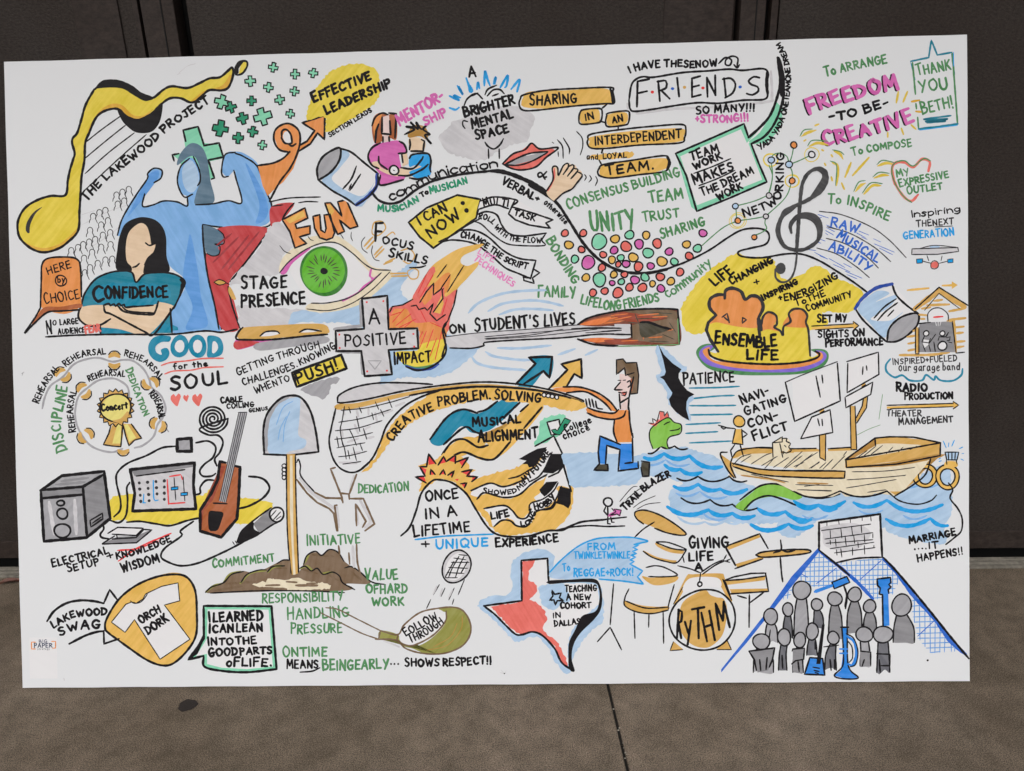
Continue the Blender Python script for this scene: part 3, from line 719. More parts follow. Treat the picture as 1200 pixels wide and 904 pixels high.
for k in range(24):
    a = k*2*math.pi/24+random.uniform(-.08, .08); r0 = 40+random.uniform(0, 30); r1 = r0+40+random.uniform(-8, 12)
    S('OK', 6, [796+r0*math.cos(a), 648+r0*math.sin(a), 796+r1*math.cos(a+.05), 648+r1*math.sin(a+.05)], taper=.7)
CF('K', 800, 650, 22, 20); back()
S('K2', 7, '540 660,600 590,700 520,800 484,880 488,960 540,1040 610,1100 640,1190 645;725 838,830 835,960 800,1060 730,1135 660', taper=.4); S('K', 5, '700 872,830 880,960 840,1080 760,1185 655')
S('K', 4, '540 500,570 535,605 548;705 445,720 465,740 472;895 430,915 462;960 420,958 450,968 475', taper=.6)
T('STAGE', 'K', 14, 70, '318 755,582 745'); T('PRESENCE', 'K', 14, 66, '318 860,690 838')
P('lettering', 'orange block lettering reading "FUN"')
for s_ in ('555 350,688 280,705 340,632 375,640 400,718 385,718 432,655 450,698 488,630 515,600 420', '735 330,775 320,782 410,805 425,812 400,800 322,835 318,862 425,850 455,815 468,775 455,745 400', '805 252,838 250,905 330,880 245,930 232,998 388,952 402,890 350,920 418,880 435,840 350'):
    F('OR', s_, 0); 
F('AM', '575 350,680 295,690 330,600 370', 0); F('AM', '815 262,838 262,860 300,840 330', 0)
for s_ in ('555 350,688 280,705 340,632 375,640 400,718 385,718 432,655 450,698 488,630 515,600 420', '735 330,775 320,782 410,805 425,812 400,800 322,835 318,862 425,850 455,815 468,775 455,745 400', '805 252,838 250,905 330,880 245,930 232,998 388,952 402,890 350,920 418,880 435,840 350'):
    SPC('K', 10, s_)
win(420, 200)
P('lightbulb_sketch'); S('N', 7, '80 360,95 315,140 310,160 350,120 390,85 385,80 360;160 400,200 372,215 385;250 480,300 470,330 510,300 555,262 540;290 600,320 585,352 600,345 640,310 645,290 620,290 600', taper=.3)
S('N', 10, '85 400,35 455;95 420,50 470;140 455,95 505;150 470,100 520;215 525,160 550;200 540,150 560;190 615,285 612;195 630,285 628', taper=.3)
S('K2', 5, '40 400,20 430,25 470,55 495;85 450,78 490,95 530,125 540', taper=.5)
T('Focus', 'K', 14, 84, '100 415,320 472') if False else None
T('F', 'K', 14, 96, '100 418,140 420'); T('OCUS', 'K', 11, 50, '140 432,318 474'); T('SKILLS', 'K', 11, 50, '180 515,400 560')
P('underline'); S('K', 8, '300 580,360 578,395 568')
# cylinder can top left
win(220, 40)
def can(bx):
    pass
P('can_drawing', 'tipped over can with grey mouth')
F('W', '895 682,1115 830,1100 920,985 1015,768 868,880 800'); F('L', '905 695,950 720,890 800,850 870,1000 960,1070 920,1105 850,1040 1000,980 1010,790 880,880 790'); F('GY', '765 850,775 770,830 705,890 680,885 760,830 830,780 868')
S('K', 11, '765 865,760 800,790 735,850 692,895 682,890 750,840 820,768 868'); S('K', 10, '895 682,960 705,1040 770,1118 832;768 868,850 930,930 975,985 1015'); S('NV', 20, '1110 835,1108 900,1060 960,990 1012', taper=.1); S('K', 9, '1116 830,1112 895,1060 965,985 1015')
S('K', 9, '990 785,960 860,910 920;1015 832,990 870,950 930;960 890,945 925', taper=.5)
P('orange_arrow_drawing', 'curling orange arrow')
F('OR', '412 780,500 770,560 740,600 705,530 680,508 610,525 560,580 538,630 550,660 600,655 665,700 640,745 580,670 535,805 490,800 630,762 590,720 660,655 700,620 800,560 880,520 910,470 960,440 900', 0)
CF('W', 588, 618, 26, 40, -.3)
S('K', 10, '412 782,500 768,560 740,600 700;600 705,540 690,508 640,512 580,550 545,600 538,650 575,660 640,640 720,600 800,540 880,480 990;552 620,555 580,580 572,605 600,612 650,600 655,570 650,550 620;590 655,612 668,635 655')
SP('K', 10, '655 665,700 640,745 578,672 532,805 488,802 630,762 592,720 655,650 700')
P('yellow_wash'); F('Y', '695 500,715 420,760 320,830 240,920 195,1030 188,1100 215,1125 270,1120 380,1070 440,960 510,860 570,808 580,805 500,700 520')
T('EFFECTIVE', 'K', 16, 56, '740 410,1075 278', shear=.1); T('LEADERSHIP', 'K', 16, 54, '815 480,1190 318', shear=.1)
T('SECTION LEADS', 'K', 8, 28, '835 615,1080 465')
DGc = ((200,410,40,.2,'M'),(255,442,32,-.2,'D'),(375,403,28,-.1,'D'),(503,208,28,.2,'M'),(368,288,30,-.1,'M'),(475,325,28,.1,'M'),(540,398,28,-.1,'M'),(630,247,28,.1,'M'),(737,240,27,.2,'M'),(626,347,26,.1,'M'),(603,480,25,.1,'M'),(440,495,50,-.2,'M'),(322,505,34,-.3,'D'),(193,565,46,.1,'D'),(297,620,32,.1,'D'),(382,583,30,.2,'D'),(438,662,26,.1,'M'))
for x, y, r, a, c in DGc:
    P('plus_sign_drawing'); t = r*.36; q = []; a += random.uniform(-.1,.1)
    for u, v in ((-t,-r),(t,-r),(t,-t),(r,-t),(r,t),(t,t),(t,r),(-t,r),(-t,t),(-r,t),(-r,-t),(-t,-t)):
        u += random.uniform(-.07, .07)*r; v += random.uniform(-.07, .07)*r
        q += [x+u*math.cos(a)-v*math.sin(a), y+u*math.sin(a)+v*math.cos(a)]
    F(c, q, 0); SPC('K', 8, q)
# mentor pair, bulb
win(420, 60)
P('two_people_drawing', 'red haired woman and child embracing')
F('WN', '80 470,90 400,130 372,180 385,215 372,228 440,222 530,180 520,130 545,95 548'); F('OR', '90 480,95 410,140 380,110 460,105 530')
F('PK', '138 400,180 385,190 495,138 500', 0); F('PK', '140 500,180 500,185 540,145 545', 0)
F('P', '60 620,90 560,150 548,230 535,275 560,280 605,240 612,255 700,270 760,135 795,130 740,85 680')
F('SK', '80 665,120 660,130 690,180 710,250 700,330 700,370 665,380 650,415 670,360 720,250 745,180 735,110 700'); F('SK', '255 610,285 605,295 670,260 690', 0)
F('C', '300 640,330 610,410 615,425 660,420 740,340 755,300 720,370 690,330 680,300 690')
F('SK', '300 520,385 530,385 590,310 600'); F('N2', '290 500,320 450,380 450,410 490,400 530,360 510,300 520')
SP('K', 11, '100 548,105 480,120 440;140 400,138 495,190 500,185 420;145 515,145 545;180 515,182 540;215 520,220 440,222 380,180 375'); S('K', 9, '80 450,100 400,140 375,175 385')
S('K', 10, '130 550,80 580,58 630,80 680,120 700;240 540,270 560,282 605,235 612;120 630,125 670,170 705;255 615,262 665;130 740,132 797,265 765;120 760,118 790'); S('K', 10, '250 695,320 700,370 650,380 630;300 640,320 618,405 612,425 650,420 700,425 720;235 740,300 740,375 705,410 675;300 755,350 762,395 750')
CF('W', 210, 710, 26, 26); CS('K', 9, 210, 710, 27); S('K', 6, '207 710,212 712')
SP('K', 10, '300 590,305 560,302 530;310 598,380 598,388 540,370 530'); S('K', 10, '272 500,330 470,280 455,325 455,305 428,350 470,340 430,370 470,398 450,380 470,420 500,390 505,428 555,395 520')
T('MENTOR-', 'P', 15, 66, '245 445,505 295', shear=.05); T('SHIP', 'P', 13, 54, '395 445,520 390')
P('grey_wash'); F('LG', '470 510,520 470,560 420,640 400,720 360,800 340,900 330,1010 370,1035 410,1010 470,985 540,900 560,820 600,740 650,640 640,540 610,500 570')
P('lightbulb_drawing', 'idea bulb with blue rays'); S('K', 9, '620 330,640 290,690 260,728 292;650 280,700 258;742 268,760 235,810 212;755 275,790 240,830 238,855 262;785 275,820 262;850 525,830 560,795 585,760 570,742 545;762 585,764 640;825 585,826 640', taper=.35); S('K', 8, '640 425,615 420,612 445,625 465')
for s_ in ('535 275,590 300,560 272,598 285', '580 215,612 265,590 220', '632 170,648 215,655 250,668 245,655 215', '695 235,702 195,710 230', '738 215,742 130,758 180,772 215', '792 205,805 165,800 205', '832 225,875 155,868 215,858 225', '895 235,945 180,930 250', '535 345,570 355,590 342'): Q('light_ray'); S('C', 13, s_, taper=.3)
back(); T('A', 'K', 13, 66, '650 165,690 160'); T('BRIGHTER', 'K', 15, 62, '625 395,915 320', shear=.05); T('MENTAL', 'K', 14, 56, '670 465,905 400'); T('SPACE', 'K', 14, 56, '690 530,880 485')
# communication curve
P('lips_drawing', 'red open lips'); F('R', '845 672,900 620,960 590,1015 552,1060 580,1150 590,1095 640,1040 690,960 708,900 700'); F('GY', '870 675,940 630,1020 605,1110 600,1060 635,980 662,900 680'); F('W', '975 618,1010 605,1050 602,1045 612,985 625')
S('K', 9, '845 672,905 615,975 590,1015 552,1065 585,1170 578,1100 635,1040 690,960 708,900 700,845 672;860 675,940 635,1010 610,1110 600'); S('K', 8, '860 678,940 680,1020 655,1110 605', taper=.5)
P('sound_marks'); S('K', 7, '1165 530,1195 570,1200 640;1200 520,1235 580,1235 615;1170 600,1172 630;1135 545,1145 552', taper=.5)
S('K', 6, '1278 482,1310 520,1314 570,1300 620', taper=.4)
win(420, 200)
T('communication', 'K', 10, 62, '185 188,300 140,450 60,600 25,815 -10', sp=.6, adv=3)
P('curve_line'); S('K', 12, '80 140,120 185,180 205,250 190,330 130,420 80,520 50,640 28,770 15'); S('K', 20, '760 14,840 18,940 50,1060 110,1150 190', taper=.6)
win(600, 190); S('K', 14, '100 145,250 240,330 350,420 490,520 590,640 650,780 662,905 640', taper=.1)
win(780, 190); S('K', 9, '0 640,120 595,250 530,370 450,450 408,540 400,595 420,605 460,580 495,500 515,440 530,422 545,450 565,560 572,700 550,800 552,900 590,1000 650,1100 715,1180 775')
win(420, 200)
T('MUSICIAN', 'D', 11, 38, '115 248,240 245,355 190') ; T('To', 'K', 10, 32, '370 165,412 145'); T('MUSICIAN', 'D', 11, 42, '425 148,640 85')
T('VERBAL+', 'K', 12, 48, '840 85,920 130,1050 195'); T('otherwise', 'K', 8, 36, '1085 205,1150 260,1210 325')
T('@', 'K', 11, 56, '1045 58,1095 62')
P('hand_drawing', 'waving hand'); win(600, 190)
F('SK', '200 185,240 110,240 45,265 40,275 80,300 30,330 18,345 25,370 30,385 55,405 65,410 100,380 140,330 180,290 195,250 240'); S('R', 10, '210 180,245 110,248 50', taper=.4)
S('K', 8, '200 185,240 115,236 50,252 36,268 48,272 90,300 35,325 20,330 40,300 85;330 40,355 28,362 45,325 95;362 50,385 55,380 70,345 110;385 70,405 80,410 95,380 135,350 170,300 195,250 240')
P('motion_marks'); S('K', 6, '425 85,435 100,425 120;455 90,465 110,450 130;490 95,500 120,488 150', taper=.4)
# I can now tag and ribbons
win(420, 200)
P('price_tag_drawing', 'yellow tag'); F('Y', '295 315,400 240,580 155,715 180,690 290,440 465,360 410', 0); SPC('K', 10, '295 315,400 230,580 155,716 180,690 290,440 465,360 400')
S('K', 8, '470 430,560 385,640 330,720 290'); CF('K', 612, 202, 14, 12); CF('K', 634, 245, 14, 14)
T('I CAN', 'K', 12, 56, '365 330,520 245'); T('NOW', 'K', 13, 70, '425 405,600 285')
P('ribbon_drawing'); F('W', '715 190,800 165,930 185,1140 300,1100 320,1125 350,1000 330,880 270,900 215,800 215,700 240', 0); S('K', 9, '715 190,800 166,930 186,900 220,920 230,1020 260,1140 300;705 238,800 212,880 235'); SP('K', 9, '915 190,880 265,920 300,1000 330,1125 350,1098 318,1140 300')
T('MULTI', 'K', 10, 42, '738 225,800 212,875 222'); T('TASK', 'K', 10, 38, '912 270,1030 305')
P('ribbon_drawing'); S('K', 9, '695 270,750 252,810 270,840 330,880 378,960 395,1100 378'); S('K', 7, '665 305,720 325,780 380,860 435,940 450,1090 450,1075 420,1098 380')
T('ROLL WITH THE FLOW', 'K', 8, 34, '705 290,770 310,820 370,880 415,960 430,1070 435')
P('ribbon_drawing'); S('K', 9, '560 380,600 362,680 362,760 400,850 480,940 525,1040 538'); SP('K', 9, '1040 538,1010 640,965 635'); S('K', 9, '480 430,560 418,680 440,780 510,860 580,940 615,1010 645'); SP('K', 8, '1030 590,1062 610,1020 640,1030 672,970 655,968 636')
T('CHANGE THE SCRIPT', 'K', 10, 38, '600 400,680 420,780 490,880 555,985 590')
T('LIFE', 'P2', 7, 36, '700 495,790 550'); T('TECHNIQUES', 'P2', 8, 40, '675 535,780 610,905 690')
# ======================================================== top right
win(580, 50)
def box_label(bg_, ol, txt, w, h, base):
    P('label_box_drawing', 'amber rounded label box'); F('AM', bg_); SC('K', 9, ol); T(txt, 'K', w, h, base)
box_label('165 335,200 300,400 292,660 285,680 370,500 378,300 398,170 390,155 365', '150 340,170 318,300 292,500 280,680 275,690 300,698 365,640 370,450 385,250 408,165 408,142 375', 'SHARING', 11, 56, '208 380,478 362')
S('K', 16, '676 285,688 325,690 360'); 
box_label('505 415,600 400,615 460,600 480,510 485,498 450', '500 420,520 405,612 398,628 420,622 468,600 482,505 490,492 455', 'IN', 10, 44, '532 468,580 458')
box_label('660 435,760 420,780 450,760 490,670 500,655 470', '655 440,665 425,770 412,788 430,782 480,760 495,665 505,648 480', 'AN', 10, 44, '690 482,750 472')
box_label('555 590,560 565,800 530,1090 515,1105 560,1080 592,800 612,570 628', '545 580,565 548,750 520,950 500,1095 492,1118 520,1110 570,1080 600,850 612,650 632,565 630,542 605', 'INTERDEPENDENT', 10, 50, '588 612,1090 570')
P('wash'); F('AM', '620 665,700 658,800 652,806 680,700 690,630 695,540 690,545 680'); T('and', 'K', 7, 34, '540 698,602 695'); T('LOYAL', 'K', 8, 30, '635 694,770 684')
box_label('615 755,650 725,800 705,1000 690,1015 740,900 780,690 802,620 790', '610 750,640 725,800 702,980 675,1018 690,1020 735,990 768,850 785,690 805,620 795,602 775', 'TEAM.', 13, 58, '655 785,930 752')
P('connector'); S('K', 10, '655 375,630 395;615 472,650 482;722 500,722 520;632 635,625 658;610 700,622 722'); S('K', 16, '1010 685,1022 715,1010 755')
win(730, 50)
P('friends_box_drawing', 'rounded box outline with grey shadow'); S('LG', 14, '866 180,872 330,840 360,500 392,300 400,80 428;25 370,30 400')
S('K', 10, '35 350,50 260,80 225,120 212,180 215,350 188,500 178,620 168,700 175,800 165,838 172,850 200,840 260,848 310,825 345,700 350,560 368,430 365,250 390,180 402,70 415,42 400,35 350'); S('K', 16, '842 185,842 260,846 320', taper=.5)
for t, b, hh in (('F', '78 385,150 375', 140), ('R', '212 355,270 340', 118), ('I', '325 330,332 328', 108), ('E', '402 330,455 320', 104), ('N', '492 330,545 318', 115), ('D', '600 335,665 315', 112), ('S', '725 325,800 312', 104)):
    T(t, 'K', 12, hh, b, shear=.18, jit=.5)
for c, x, y in (('RB', 172, 302), ('RY', 290, 282), ('N', 360, 274), ('RB', 468, 278), ('RY', 686, 272)): P('dot'); CF(c, x, y, 10, 9)
T('I HAVE THESENOW', 'K', 12, 44, '42 190,120 165,300 152,420 158,550 145')
P('curl_arrow'); S('K', 9, '560 135,600 100,635 115,625 145,600 140,605 110,640 92,672 105,668 150'); S('K', 9, '650 142,668 160,682 142')
T('SO MANY!!!', 'K', 12, 42, '432 432,600 418,770 412'); T('+STRONG!!!', 'P', 12, 42, '425 480,600 478,735 470')
P('speech_box_drawing', 'mint edged speech box'); F('M', '310 662,705 490,742 570,840 470,900 360,935 400,930 470,900 540,840 600,755 608,838 825,560 940,430 998,400 975', 0)
F('W', '335 678,690 520,725 600,820 500,880 420,800 540,745 590,735 605,815 815,560 915,432 965', 0)
F('M', '735 590,800 545,870 440,895 400,870 500,820 560,755 610', 0)
SP('K', 10, '735 568,708 488,500 580,308 662,370 790,432 1000,630 920,842 828,795 720,750 605'); S('K', 13, '735 568,800 510,860 440,900 340,920 250,915 180,905 100', taper=.1); S('K', 12, '752 605,830 560,890 480,930 370,942 250,930 160,912 100', taper=.3)
F('K', '900 100,912 95,935 180,940 260,930 330,915 300,918 200')
T('TEAM', 'K', 12, 56, '400 700,560 650'); T('WORK', 'K', 12, 46, '420 755,580 692'); T('MAKES', 'K', 13, 62, '420 845,650 755'); T('THE DREAM', 'K', 11, 50, '465 912,765 778'); T('WORK', 'K', 12, 48, '560 935,700 865')
P('underline'); S('K', 7, '415 778,520 740,630 692;445 850,550 810,655 760')
T('YADA YADA ONETEAMONE DREAM', 'K', 9, 30, '802 640,872 590,932 495,962 390,980 260,978 180,964 100,922 12', sp=1.6)
win(920, 40)
T('To ARRANGE', 'G', 11, 56, '235 260,400 220,595 180')
TS('FREEDOM', 'P', 20, 90, '145 475,300 420,480 370,660 330', 'K', -1.8, .8, shear=-.05)
TS('CREATIVE', 'P', 19, 84, '235 665,400 625,600 570,750 520', 'K', -1.8, .8, shear=-.05)
T('-TO BE-', 'K', 14, 54, '262 520,420 490,605 430'); T('To COMPOSE', 'G', 10, 46, '395 722,560 690,740 668')
P('spark_marks'); S('YL', 12, '662 350,650 415;715 350,690 410;600 590,600 615;680 565,692 600;738 545,765 570', taper=.3); S('Y2', 14, '740 408,785 400;765 465,795 468', taper=.3)
P('thank_you_box_drawing', 'teal and green speech box'); SP('TD', 10, '735 172,840 150,855 48,890 135,975 120,990 250'); SP('T', 6, '735 178,760 280'); SP('G', 10, '745 180,762 365;765 420,768 450;775 500,780 562;978 125,1008 530'); SP('TD', 12, '780 568,900 555,1010 538'); SP('C', 5, '785 575,1008 546;985 120,985 200'); S('TD', 10, '970 490,810 512,950 510,820 525,940 522,830 532')
T('THANK', 'G', 11, 66, '775 252,968 220'); T('YOU', 'G', 12, 76, '785 352,950 335'); T('BETH!', 'G', 11, 74, '805 480,985 440')
# confetti leaves
P('leaf_marks', 'green and yellow curved dashes')
def lf(s, s2=None): S('YL', 15, s2 or s, taper=.6); S('G', 6, s, taper=.6)
lf('85 612,110 575,160 568', '95 612,130 590,180 575'); lf('130 668,160 635,250 640', '140 670,190 650,250 662'); lf('275 690,320 700,345 720', '285 698,320 715,338 745'); lf('262 755,300 780,295 900', '275 765,308 790,300 900'); lf('535 778,570 752,640 765', '540 785,590 768,635 775'); lf('512 850,550 822,610 828', '520 855,570 838,605 840')
lf('400 935,430 880,470 870', '410 935,440 900,470 885'); lf('450 945,500 885,570 888', '460 950,510 900,560 900')
S('YL', 13, '385 765,350 850;490 735,395 840;175 548,195 540;110 638,120 632;215 690,222 695;270 850,275 870;330 885,345 920;230 770,236 780;270 720,276 730', taper=.3)
P('heart_drawing', 'open red and green heart outline'); S('R', 15, '640 890,625 800,650 765,700 765,750 790,800 745,845 760,838 815'); win(930, 180); S('R', 14, '575 110,590 180,640 260,688 290,728 252'); S('G', 7, '575 140,575 90,600 62,650 55,698 85,760 42,800 55;572 130,600 200,650 270,690 298')
T('MY', 'G', 9, 46, '605 150,675 135'); T('EXPRESSIVE', 'G', 10, 46, '620 205,905 152'); T('OUTLET', 'G', 10, 44, '665 248,870 220')
T('To INSPIRE', 'G', 11, 58, '200 305,350 318,550 405', jit=.8)
T('Inspiring', 'K', 8, 44, '690 385,975 352', sp=1.2); T('THENEXT', 'K2', 8, 34, '720 440,935 425'); P('underline'); S('K2', 5, '825 442,928 436'); T('GENERATION', 'C', 9, 40, '645 512,938 488')
P('skateboard_drawing', 'grey skateboard seen from the end'); F('LG', '690 570,960 560,968 585,900 600,690 605', 0); CF('L', 825, 557, 30, 10); SP('K2', 6, '692 570,960 562,965 585,840 602,690 603,692 570'); S('K2', 5, '730 570,820 550,950 560;780 610,790 640;868 612,862 640'); F('C', '718 630,755 628,752 652,720 655', 0); F('C', '900 632,932 628,932 650,902 652', 0); SPC('K2', 5, '718 630,755 628,752 652,720 655'); SPC('K2', 5, '900 632,932 628,932 650,902 652'); S('K2', 5, '755 642,805 655;900 642,850 655'); CF('R', 824, 664, 22, 20); CS('K2', 5, 824, 664, 24)
# raw musical ability and clef
P('speed_lines', 'blue dashes'); S('RY', 3.5, '140 368,205 390;145 390,165 385;190 430,240 450;190 445,240 470;185 462,235 490;185 478,200 488;150 512,185 525;140 530,160 538;380 465,440 490;365 475,420 505;395 500,430 515;465 510,510 530;470 540,590 590;500 565,580 605;120 590,190 625;150 610,200 630;205 625,300 680;230 660,330 705;300 700,400 742;310 720,370 745;60 570,130 580;290 655,340 680', taper=.5)
S('K2', 6, '150 350,280 370,450 440,560 520,658 622;195 440,330 480,470 560,568 645;190 508,300 540,420 610,495 682;135 565,250 600,360 670,442 738')
T('RAW', 'RY', 11, 60, '218 435,300 455,372 478'); T('MUSICAL', 'RY', 11, 54, '250 505,380 580,485 650'); T('ABILITY', 'RY', 11, 54, '205 575,310 615,435 700')
win(780, 190)
P('treble_clef_drawing', 'large dark treble clef')
S('K3', 20, '765 530,790 200,812 110,850 65,900 50,935 70,940 130,900 190,820 240,720 290,665 360,655 430,690 500,750 525,820 520,890 470,908 400,890 345,830 320,765 335,730 380,735 425', taper=.3)
F('K3', '850 62,900 42,945 62,948 110,925 160,880 205,830 240,880 160,915 100,905 75,880 62'); F('K3', '690 290,760 258,800 240,740 300,690 340,672 400,678 450,700 500,660 470,648 400,665 340')
F('K3', '770 525,830 520,875 480,885 420,865 370,820 345,770 350,740 390,742 430,725 420,725 370,760 322,820 305,880 320,915 370,915 430,880 495,820 530,770 532')
S('K3', 11, '795 180,785 320,770 520,755 640,725 700,680 715,645 690,640 640', taper=.3); CF('K3', 672, 635, 30, 34)
# network
P('network_drawing', 'green lines joining small ringed nodes')
S('Y', 5, circ(422, 355, 40, 36), 1, True); S('Y', 4, circ(422, 355, 50, 46), 1, True); S('Y', 5, circ(740, 122, 38, 38), 1, True); win(730, 50); S('Y', 8, circ(865, 700, 40, 38), 1, True); S('Y', 5, circ(1105, 668, 44, 40), 1, True); S('Y', 6, circ(990, 824, 40, 36), 1, True)
S('G', 6, '865 700,880 670,920 660,960 680,972 727;972 727,990 670,1000 612;972 727,1040 700,1105 668;972 727,990 770,992 824;865 700,875 780,865 860,850 905'); win(780, 190); S('G', 6, '605 30,625 100,600 205;600 205,520 240,408 270;412 290,415 345;422 355,500 345,585 330;422 355,330 400,190 520;740 122,700 220,585 330;585 340,580 370,590 400,560 425,520 440')
for c, x, y, r in (('LG', 605, 208, 17), ('PU', 408, 270, 17), ('OR', 422, 355, 17), ('LG', 586, 330, 15), ('OR', 518, 452, 15), ('OR', 740, 122, 18), ('L', 618, 0, 19), ('PU', 722, 26, 20)):
    Q('node'); CF('L' if c == 'PU' else c, x, y, r); CS('K', 6, x, y, r)
win(730, 50)
for c, x, y in (('OR', 1000, 612), ('W', 1105, 668)): Q('node'); CF(c, x, y, 19); CS('K', 7, x, y, 19)
win(780, 190); T('NETWORKING', 'K', 11, 44, '462 335,560 300,640 260,680 190,688 90,690 -40', jit=.7)
# ======================================================== dots field
win(600, 190)
dots = '''310 428 20 R;417 428 20 R;510 478 44 M;604 462 24 AM;688 438 25 M;786 440 22 AM;333 497 24 AM;407 524 19 R;598 528 22 P;668 506 30 R;744 492 26 P;850 488 26 R;797 544 29 M;368 580 22 M;446 600 38 P;534 554 19 R;585 584 21 AM;637 572 19 M;710 570 26 AM;622 610 16 R;668 608 21 P;740 624 26 R;812 620 20 P;878 594 28 AM;920 536 22 P;950 595 21 M;1022 494 22 AM;1086 517 23 M;1118 428 22 P;1037 562 22 R;526 630 21 R;433 688 22 AM;512 700 38 M;596 670 20 AM;658 670 18 R;587 720 15 P;640 712 18 M;720 702 24 P;778 686 23 M;868 684 23 R;984 656 22 R;930 710 22 AM;823 724 17 AM;872 752 22 P;764 747 25 R;688 745 22 R;620 777 29 R;543 767 20 R;474 777 21 R'''
for d in dots.split(';'):
    x, y, r, c = d.split(); x, y, r = float(x), float(y), float(r); P('dot_drawing'); CF(c, x, y, r, wob=.06); CS('K', 7, x, y, r+1, wob=.07)
T('CONSENSUS BUILDING', 'G', 11, 60, '330 288,520 225,780 150,985 92', adv=3); T('TEAM', 'G', 12, 74, '808 248,1000 222'); T('UNITY', 'G', 16, 100, '465 418,720 392'); T('TRUST', 'G', 11, 60, '770 362,980 332'); T('SHARING', 'G', 12, 56, '875 458,1130 380')
T('BONDING', 'G', 12, 52, '200 475,290 620,360 725'); T('FAMILY', 'G', 11, 60, '155 800,370 802'); T('LIFELONG FRIENDS', 'G', 11, 52, '402 840,560 872,700 862,862 822', adv=2.5); T('community', 'G', 10, 62, '915 808,1040 720,1170 612', sp=1.5)
# ======================================================== ensemble life
win(780, 190)
T('LIFE', 'K', 13, 64, '290 735,400 660', shear=-.15); T('CHANGING', 'K', 12, 42, '385 728,630 600'); T('+', 'K', 9, 60, '522 738,552 734'); T('INSPIRING', 'K', 11, 34, '572 820,775 725'); T('+ENERGIZING', 'K', 11, 44, '665 828,830 790,1010 690'); T('ToTHE', 'K', 10, 38, '765 855,935 795'); T('COMMUNITY', 'K', 10, 38, '830 885,1090 800')
win(760, 310)
P('ensemble_people_drawing', 'orange to yellow group silhouette')
F('G', '280 540,300 490,360 475,390 500,340 540,400 585,700 600,900 590,1000 550,950 510,1030 510,1055 550,1020 610,900 650,700 660,500 655,350 620'); F('PU', '295 530,330 490,380 488,350 540,420 590,700 605,900 600,1010 550,980 515,1030 525,1040 560,980 610,850 640,600 640,400 615,320 580')
F('OR', '315 520,360 495,350 540,420 580,700 590,900 580,990 550,970 520,1015 530,1010 570,900 610,700 628,500 615,370 580')
F('Y', '350 520,400 525,340 420,335 390,345 360,640 430,660 370,690 370,745 380,785 420,800 370,930 380,945 545,990 540,950 575,700 595,500 580,370 550')
F('OR', '355 360,370 320,395 305,355 250,370 210,445 185,460 155,510 150,560 215,600 190,660 220,670 260,645 320,640 380,520 375,400 350'); F('OR', '662 340,680 295,730 290,750 330,735 375,775 405,700 390,655 400'); F('OR', '830 300,870 265,925 300,915 350,930 380,800 375,790 350')
SP('K2', 17, '408 522,360 450,338 395,350 350,395 308'); S('K2', 18, '395 308,358 265,360 215,400 190,445 188;445 210,450 165,490 150,540 170,565 215,600 195,645 205,670 260,640 330;640 330,645 380,650 430;660 395,648 330'); S('K2', 12, '660 370,668 320,700 290,745 310,750 360,735 378,770 400,785 425,790 375,830 345,820 300,850 272,900 275,928 310,920 350,935 400,945 545')
SP('K2', 9, '430 320,460 298,472 352;440 318,465 340;550 322,548 355,572 335,550 322'); S('K', 11, '350 510,370 550,470 580,700 595,880 585,980 560,1000 535,975 520', taper=.3)
T('ENSEMBLE', 'K', 15, 64, '390 470,600 492,748 488'); T('LIFE', 'K', 15, 54, '575 565,755 570')
T('PATIENCE', 'K', 11, 62, '205 712,500 695')
P('ruled_lines', 'teal horizontal lines'); S('T', 9, '238 735,400 732,532 725;250 797,400 782,502 778;240 838,400 838,510 836;232 892,400 890,490 888', taper=.4); win(740, 440); S('T', 9, '345 242,590 238;318 298,520 288;318 350,505 340;338 406,585 395', taper=.4)
# ======================================================== guitar across middle, cross, meteor
win(380, 240)
P('meteor_drawing', 'orange and red meteor with flaming tail')
F('AM', '620 385,700 320,800 265,930 240,900 270,815 310,800 350,840 370,900 345,900 370,840 440,778 510,740 620,735 670,650 690,520 600,525 540')
F('OR', '520 600,600 520,700 420,740 420,720 520,650 560,600 640'); F('R', '375 640,400 605,460 595,520 565,520 545,620 385,650 395,590 500,560 590,620 560,640 470,650 560,700 490,710 550,778 510,740 640,735 700,715 760,600 760,440 720,380 720')
win(380, 340); F('OR', '385 180,420 120,500 150,540 240,700 230,710 300,640 420,560 340,545 235,380 235'); F('Y', '420 375,545 365,560 330,700 300,710 350,690 410,620 450,530 470,460 440'); F('OR','390 160,480 120,530 200,640 200,690 260,560 250,545 235,400 230'); F('G', '460 440,540 460,640 445,660 440,600 470,520 478'); S('NV', 16, '480 455,540 478,620 470,670 445', taper=.3)
S('RB', 5, '390 160,450 140;400 200,470 120;420 220,510 150;440 230,540 180;600 250,560 350;640 240,600 350;660 290,620 400;690 250,650 420;560 120,600 200;580 250,555 300;470 230,520 190;620 200,690 230', taper=.5)
win(380, 240)
SP('K', 6, '525 545,620 388'); S('K', 6, '720 360,660 440;740 420,672 520;820 365,720 525;645 470,560 580;600 430,560 520;700 500,640 600;780 510,670 635', taper=.6)
F('R', '520 545,620 385,655 398,585 505,640 472,642 540,690 505,700 560,778 508,742 640,735 700,655 690,622 620,590 640,560 605,530 600', 0); F('OR', '560 560,640 490,630 560,590 600', 0); F('AM', '640 640,690 540,700 590,680 650', 0); S('RB', 6, '640 420,560 560;720 560,690 660;600 420,550 530', taper=.5)
